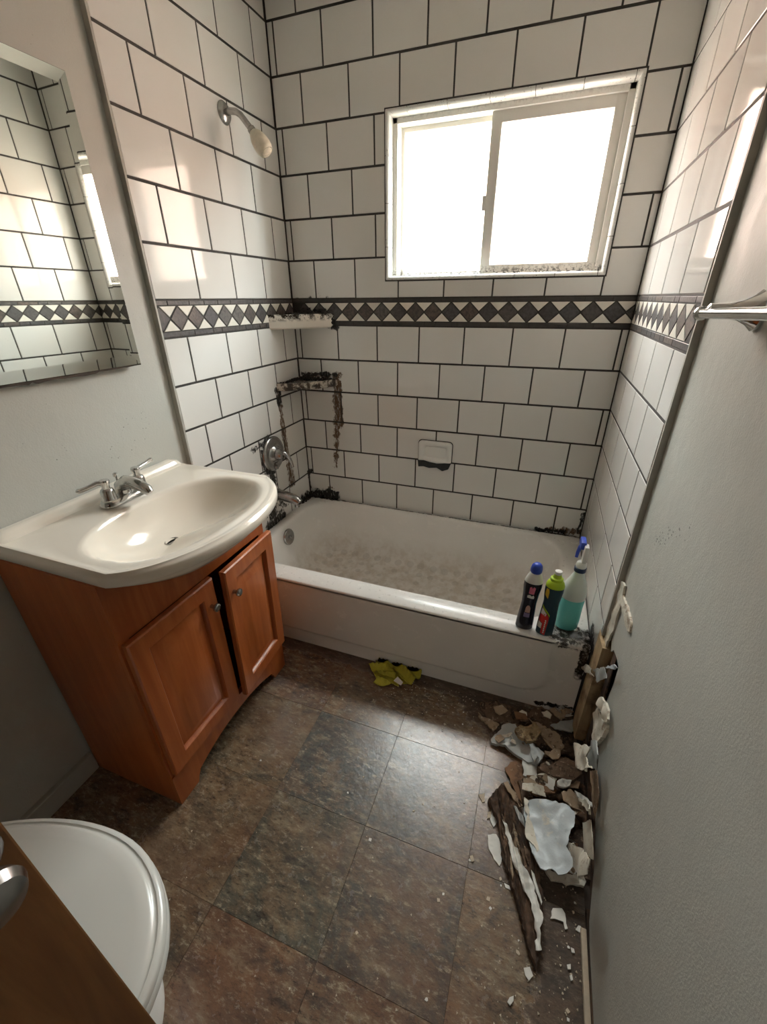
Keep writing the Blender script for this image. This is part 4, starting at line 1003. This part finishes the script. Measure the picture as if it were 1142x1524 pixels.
# ------------------------------------------------------------------ debris on the floor
def A(*p): return [(700+x/5.71, 1020+y/5.71) for x, y in p]
def Bz(*p): return [(700+x/5.71, 1140+y/5.71) for x, y in p]
def Cz(*p): return [(700+x/5.71, 1270+y/5.71) for x, y in p]
def Z8(*p): return [(660+x/3.807, 1150+y/3.807) for x, y in p]
def rough_(h0, amp, f_=18, s_=0, tilt=(0, 0), c=None):
    def g_(p):
        q = p-(c or Vector((1.35, -1.1, 0))); p.z = max(.0012, h0 + amp*(nz(p, f_, s_)+.35*nz(p, f_*3, s_+3)) + tilt[0]*q.x + tilt[1]*q.y); return p
    return g_
def debris(name, mat, pix, z, fn, th, label, cat='debris', cuts=5, group=None):
    o = sheet(name, mat, fpts(pix, z), fn, th, cuts=cuts, jag=True); return tag(o, label, cat, group)
debris('plaster_shred', M_PAPERT, A((70, 225), (110, 260), (180, 300), (250, 330), (225, 360), (195, 385), (150, 330), (70, 270)), .012, rough_(.012, .008, 25, 1), .006, 'narrow tan plaster shred beside the grey board chunk', 'plaster')
debris('kraft_paper', M_PAPERK, [(752, 1141), (770, 1127), (779, 1132), (777, 1150), (783, 1160), (784, 1180), (779, 1197), (770, 1185), (762, 1168), (757, 1155)], .010, rough_(.010, .007, 14, 2), .002, 'flat brown kraft paper sheet under the cracked white plaster', 'paper')
debris('fibre_mat', M_FIBRE, A((80, 160), (230, 130), (420, 210), (600, 200), (780, 300), (880, 420), (860, 560), (640, 620), (480, 540), (300, 330), (150, 300)), .008, rough_(.012, .016, 22, 3), .010, 'matted brown wet plaster rubble spread below the tub corner', 'rubble', 7)
debris('board_chunk', M_PAPERG, A((180, 430), (215, 390), (290, 320), (380, 335), (430, 420), (520, 500), (630, 600), (570, 680), (470, 630), (300, 490), (185, 460)), .035,
       lambda p: Vector((p.x, p.y, .030+.012*nz(p, 14, 4)+.010*math.sin((p.x+p.y)*20))), .012, 'smooth grey painted drywall chunk lying on the rubble', 'drywall', 6)
debris('plaster_clump', M_CRUMB, A((375, 400), (420, 350), (560, 345), (600, 420), (560, 480), (480, 500), (400, 450)), .055, rough_(.068, .016, 30, 5), .014, 'crumbly tan plaster clump on the grey board chunk', 'plaster', 7)
debris('brown_paper', M_PAPERT, A((500, 285), (640, 340), (760, 410), (800, 530), (760, 590), (690, 540), (640, 470), (560, 340)), .045, rough_(.045, .014, 16, 6), .002, 'crinkled tan paper strip next to the crumbly clump', 'paper', 6)
debris('plaster_flake', M_PAPERG, A((505, 510), (530, 495), (575, 560), (565, 620), (545, 645), (515, 590)), .058, rough_(.060, .006, 20, 7), .004, 'small pale grey flake on the grey board chunk', 'flake', 3)
debris('grey_shard', M_PAPERG, A((680, 350), (760, 315), (880, 295), (905, 370), (860, 420), (760, 400)), .02, rough_(.03, .010, 16, 8), .005, 'dull grey drywall shard under the exposed stud', 'drywall', 5)
debris('pale_shard', M_PAPERW, A((605, 240), (650, 228), (692, 262), (680, 295), (625, 275)), .03, rough_(.040, .004, 20, 9), .004, 'pale four sided plaster shard beside the tub foot', 'plaster', 3)
debris('long_shard', M_PAPERT, A((668, 222), (710, 208), (800, 290), (770, 318)), .03, rough_(.044, .004, 20, 10), .004, 'long tan plaster shard leaning beside the tub foot', 'plaster', 3)
debris('corner_shard', M_PAPERT, A((765, 225), (790, 215), (812, 260), (795, 282)), .03, rough_(.040, .004, 20, 11), .004, 'tiny tan shard tucked into the tub corner', 'plaster', 3)
debris('cracked_plaster', M_CHIPW, A((445, 630), (500, 650), (570, 700), (565, 775), (500, 800), (450, 770)), .02, rough_(.024, .005, 22, 12), .006, 'cracked white plaster piece on the brown kraft paper', 'plaster', 5)
debris('fibre_chunk', M_FIBRE, A((570, 710), (650, 650), (730, 600), (830, 630), (960, 720), (930, 790), (870, 830), (740, 790), (650, 760)), .05, rough_(.060, .026, 15, 13), .020, 'big brown fibrous chunk leaning on the torn wall', 'rubble', 7)
debris('curled_plaster', M_PAPERW, A((470, 800), (540, 775), (620, 757), (700, 770), (737, 800), (715, 825), (640, 815), (560, 815)), .045,
       lambda p: Vector((p.x, p.y, .048+.014*nz(p, 20, 14))), .004, 'curled cream paint edge in front of the fibrous chunk', 'paint', 5)
debris('white_crumble', M_CHIPW, A((735, 820), (800, 805), (860, 815), (850, 850), (800, 870), (745, 850)), .06, rough_(.065, .012, 40, 15), .008, 'white crumbled plaster stuck on the brown chunk', 'plaster', 6)
debris('brown_underlay', M_PAPERK, A((470, 800), (640, 815), (735, 820), (760, 880), (700, 960), (560, 980), (480, 930)), .015, rough_(.042, .010, 14, 16), .004, 'brown torn paper hanging below the curled paint edge', 'paper', 6)
debris('tan_fold', M_PAPERT, Bz((770, 250), (850, 220), (930, 270), (970, 340), (950, 400), (850, 370), (790, 320)), .05, rough_(.060, .014, 14, 17), .003, 'folded tan paper behind the pale blue paint sheet', 'paper', 6)
debris('white_ridge', M_CHIPW, Bz((880, 235), (960, 270), (1040, 330), (1030, 370), (960, 330), (900, 280)), .07, rough_(.085, .010, 30, 18), .006, 'white crumbly ridge behind the folded tan paper', 'plaster', 5)
big = Bz((460, 285), (560, 285), (720, 320), (830, 380), (870, 440), (865, 540), (830, 620), (800, 720), (840, 820), (930, 905)) + Cz((930, 165), (890, 180), (850, 165), (800, 212), (740, 208), (690, 145), (640, 152), (600, 130), (570, 70)) + Bz((545, 760), (500, 600), (482, 480), (458, 400))
def bigf(p):
    a = p.x-1.37; p.z = .046 + 3.2*a*a + .016*nz(p, 11, 20) + .005*nz(p, 34, 21) + .02*max(0, -1.27-p.y)*0; return p
debris('paint_sheet', M_PAPERB, big, .05, bigf, .004, 'large pale blue curved paint sheet on top of the rubble', 'paint', 7)
debris('cream_board', M_PAPERW, Cz((610, 120), (700, 160), (960, 200), (980, 250), (965, 292), (850, 265), (690, 230)), .015, rough_(.022, .004, 12, 21), .010, 'cream board edge under the pale blue paint sheet', 'drywall', 5)
debris('cream_margin', M_PAPERW, Bz((455, 290), (490, 330), (500, 480), (545, 600), (590, 780), (570, 800), (530, 700), (470, 640), (460, 560), (475, 470)), .03, rough_(.046, .006, 16, 22), .003, 'cream paint margin along the pale blue sheet', 'paint', 5)
debris('rubble_bed', M_FIBRE, [(770, 1165), (800, 1150), (850, 1160), (880, 1180), (886, 1260), (880, 1310), (830, 1300), (800, 1270), (785, 1220)], .01, rough_(.018, .016, 20, 23), .012, 'dark wet rubble bed beneath the pale blue sheet', 'rubble', 7)
rr = random.Random(21)
for i in range(46):
    if i < 18: p = px(rr.uniform(735, 860), rr.uniform(1052, 1110), 2, .03); h_ = .028
    elif i < 34: p = px(rr.uniform(785, 878), rr.uniform(1125, 1188), 2, .045); h_ = .052
    else: p = px(rr.uniform(853, 876), rr.uniform(1190, 1300), 2, .045); h_ = .045
    sz = rr.uniform(.008, .024); a0 = rr.uniform(0, 6.3); nn = rr.randint(4, 7); tx, ty = rr.uniform(-.5, .5), rr.uniform(-.5, .5); x_ = min(p.x, XR-.035)
    q = [Vector((x_+sz*math.cos(a0+2*PI*k/nn)*rr.uniform(.6, 1.5), p.y+sz*math.sin(a0+2*PI*k/nn)*rr.uniform(.4, 1), h_)) for k in range(nn)]
    c_ = Vector((x_, p.y, 0))
    def tf(v, c_=c_, tx=tx, ty=ty, i=i, h_=h_): v.z = max(.004, h_+.012*nz(c_, 90, i)+tx*(v.x-c_.x)+ty*(v.y-c_.y)+.003*nz(v, 60, i)); return v
    o = sheet('plaster_shard', (M_PAPERW, M_PAPERT, M_CHIPW, M_FIBRE, M_PAPERT, M_PAPERK)[i % 6], q, tf, rr.uniform(.002, .006), cuts=1)
    col_ = ('cream painted', 'tan paper faced', 'white plaster', 'dark brown fibrous', 'tan paper faced', 'reddish brown paper')[i % 6]
    plc = 'on the rubble below the tub corner' if i < 18 else 'around the big brown fibrous chunk' if i < 34 else 'between the pale blue sheet and the torn wall'
    tag(o, 'small %s shard %s' % (col_, plc), 'shard', 'small %s shards %s' % (col_, plc))
# rotten baseboard with its remaining white paint
rb = thing('rotten_baseboard', tuple(px(775, 1310, 2, 0)), 'rotten dark baseboard length with peeling white paint strip', 'board')
outb = Z8((255, 150), (330, 60), (390, 110), (470, 260), (500, 400), (545, 560), (565, 690), (565, 800), (555, 1000), (530, 1110), (500, 1040), (470, 940), (420, 740), (380, 600), (340, 480), (300, 240))
def rotf(p): p.z = .024 + .014*nz(Vector((p.x*4+p.y*1.1, p.y*.35, 0)), 26, 30) + .006*nz(p, 60, 31); return p
sheet('board', M_ROT, fpts(outb, .022), rotf, .022, root=rb, cuts=14, jag=True)
outp = Z8((335, 270), (365, 290), (390, 360), (420, 430), (440, 500), (490, 570), (520, 640), (545, 740), (567, 820), (550, 880), (560, 1000), (525, 1000), (530, 900), (515, 800), (490, 710), (450, 640), (420, 560), (385, 480), (370, 380))
sheet('paint_strip', M_CHIPW, fpts(outp, .036), lambda p: Vector((p.x, p.y, rotf(p.copy()).z+.010+.003*nz(p, 40, 33))), .003, root=rb, cuts=10, jag=True)
outp = Z8((400, 180), (420, 190), (470, 280), (470, 320), (430, 250))
sheet('paint_strip', M_PAPERG, fpts(outp, .036), lambda p: Vector((p.x, p.y, rotf(p.copy()).z+.006)), .003, root=rb, cuts=4)
outp = Z8((500, 540), (520, 560), (565, 720), (560, 740), (530, 660))
sheet('paint_strip', M_CHIPW, fpts(outp, .036), lambda p: Vector((p.x, p.y, rotf(p.copy()).z+.006)), .003, root=rb, cuts=4)
rr = random.Random(4); A0, A1 = px(752, 1180, 2, .03), px(798, 1420, 2, .03); ad = (A1-A0); an = Vector((-ad.y, ad.x, 0)).normalized()
for i in range(15):
    t0 = rr.uniform(-.03, .75); t1 = min(1.02, t0+rr.uniform(.15, .4)); wmax = .042*(1-.75*(t0+t1)/2); o0 = rr.uniform(-1, 1)*wmax; o1 = o0+rr.uniform(-.006, .006); w_ = rr.uniform(.0025, .006)
    P_ = [A0+ad*t0+an*o0, A0+ad*(t0*.6+t1*.4)+an*(lerp(o0, o1, .4)+w_), A0+ad*t1+an*o1, A0+ad*(t0*.5+t1*.5)+an*(lerp(o0, o1, .5)-w_)]
    sheet('splinter', (M_ROT, M_FIBRE, M_PAPERT, M_ROT, M_FIBRE)[i % 5], P_, lambda p, i=i: Vector((p.x, p.y, rotf(p.copy()).z+.005+.004*nz(p, 30, i))), .005, root=rb, cuts=3, jag=True)
sl = debris('wood_sliver', M_PAPERT, Z8((340, 60), (365, 50), (450, 190), (430, 200)), .03, rough_(.035, .004, 20, 34), .004, 'thin splinter with paint at the rotten baseboard end', 'splinter', 4)
# larger chips, each its own thing
named = [
    (Z8((250, 352), (300, 350), (325, 400), (333, 490), (318, 530), (285, 490), (258, 430)), 'large oval white paint chip beside the rotten baseboard'),
    (Z8((275, 185), (298, 195), (300, 290), (285, 312), (268, 280)), 'narrow white paint chip against the rotten baseboard end'),
    (Z8((620, 768), (672, 770), (690, 800), (705, 885), (690, 890), (680, 845), (607, 830)), 'flag shaped white chip between baseboard and torn wall'),
    (Z8((765, 865), (778, 870), (790, 912), (748, 890)), 'triangular white chip at the foot of the torn wall'),
    (Z8((345, 625), (385, 650), (385, 665), (350, 652)), 'oblong white chip left of the rotten baseboard middle'),
    (Z8((455, 1108), (490, 1100), (508, 1150), (485, 1180), (465, 1150)), 'squarish white chip near the rotten baseboard tip'),
    (Z8((375, 1275), (398, 1265), (398, 1295), (378, 1320), (362, 1300)), 'thick white chip on the bare vinyl past the baseboard tip'),
    (Z8((200, 125), (235, 115), (235, 165), (220, 170)), 'tan edged chip on the vinyl above the oval chip'),
    (Z8((255, 225), (272, 222), (270, 255), (248, 262)), 'tan wood chip by the narrow white chip'),
    (Z8((700, 1090), (722, 1085), (722, 1115), (705, 1115)), 'small cream chip along the right wall foot'),
    (Z8((715, 1150), (728, 1145), (735, 1175), (722, 1180)), 'small cream chip below another by the right wall'),
    (Z8((148, 475), (165, 470), (176, 500), (160, 508)), 'tan chip on the joint between two vinyl tiles'),
    (Z8((722, 990), (740, 1000), (745, 1025), (728, 1020)), 'cream sliver beside the splintered baseboard strip')]
for i, (q, lab) in enumerate(named):
    debris('paint_chip', M_CHIPT if 'tan' in lab else M_CHIPW, q, .002, rough_(.004, .001, 40, 40+i), .003, lab, 'chip', 2)
# small look-alike chips scattered on the vinyl, and uncountable crumbs
rr = random.Random(11); chip_me = []
for k in range(6):
    nn = rr.randint(4, 6); q = [(math.cos(2*PI*i/nn)*rr.uniform(.6, 1.1), math.sin(2*PI*i/nn)*rr.uniform(.5, 1)) for i in range(nn)]
    m = MB(); m.prism(q, 2, 0, .35); chip_me.append(m.mesh('chip', M_CHIPW if k % 2 else M_CHIPT))
seeds = [(510, 1041), (518, 1180), (555, 1277), (551, 1250), (531, 1388), (388, 1132), (598, 1012), (635, 1488), (653, 1340), (660, 1331), (662, 1078), (720, 1184), (716, 1187), (746, 1318), (727, 1338), (730, 1352),
         (735, 1352), (772, 1400), (771, 1418), (848, 1440), (845, 1505), (846, 1518), (838, 1479), (700, 1280), (616, 1207), (689, 1078), (745, 1308), (856, 1344), (854, 1358), (846, 1410), (850, 1450), (690, 1060), (704, 1043)]
for i, (u, v) in enumerate(seeds):
    p = px(u, v, 2, 0); s_ = rr.uniform(.003, .0065)
    o = bpy.data.objects.new('paint_chip', chip_me[i % 6]); C.objects.link(o); o.location = (p.x, p.y, .0002)
    o.scale = (s_, s_, s_); o.rotation_euler = (0, 0, rr.uniform(0, 6.3))
    tag(o, 'tiny pale paint chip lying loose on the dark vinyl', 'chip', 'tiny chips scattered on the vinyl')
m = MB()
for i in range(520):
    if i < 300: p = Vector((1.51-abs(rr.gauss(0, .13)), rr.uniform(-1.75, -1.0), .0005))
    elif i < 450: p = Vector((rr.uniform(.75, 1.17), -.82-abs(rr.gauss(0, .09)), .0005))
    else: p = Vector((rr.uniform(.4, 1.5), rr.uniform(-1.8, -1.05), .0005))
    s_ = rr.uniform(.0008, .0032); a = rr.uniform(0, 6.3)
    m.prism([(p.x+s_*math.cos(a+2.1*k)*rr.uniform(.6, 1.2), p.y+s_*math.sin(a+2.1*k)) for k in range(3)], 2, .0003, .0003+s_*.6)
tag(m.build('plaster_crumbs', M_CHIPT), 'fine plaster crumbs strewn over the floor near the torn wall', 'crumbs', kind='stuff')
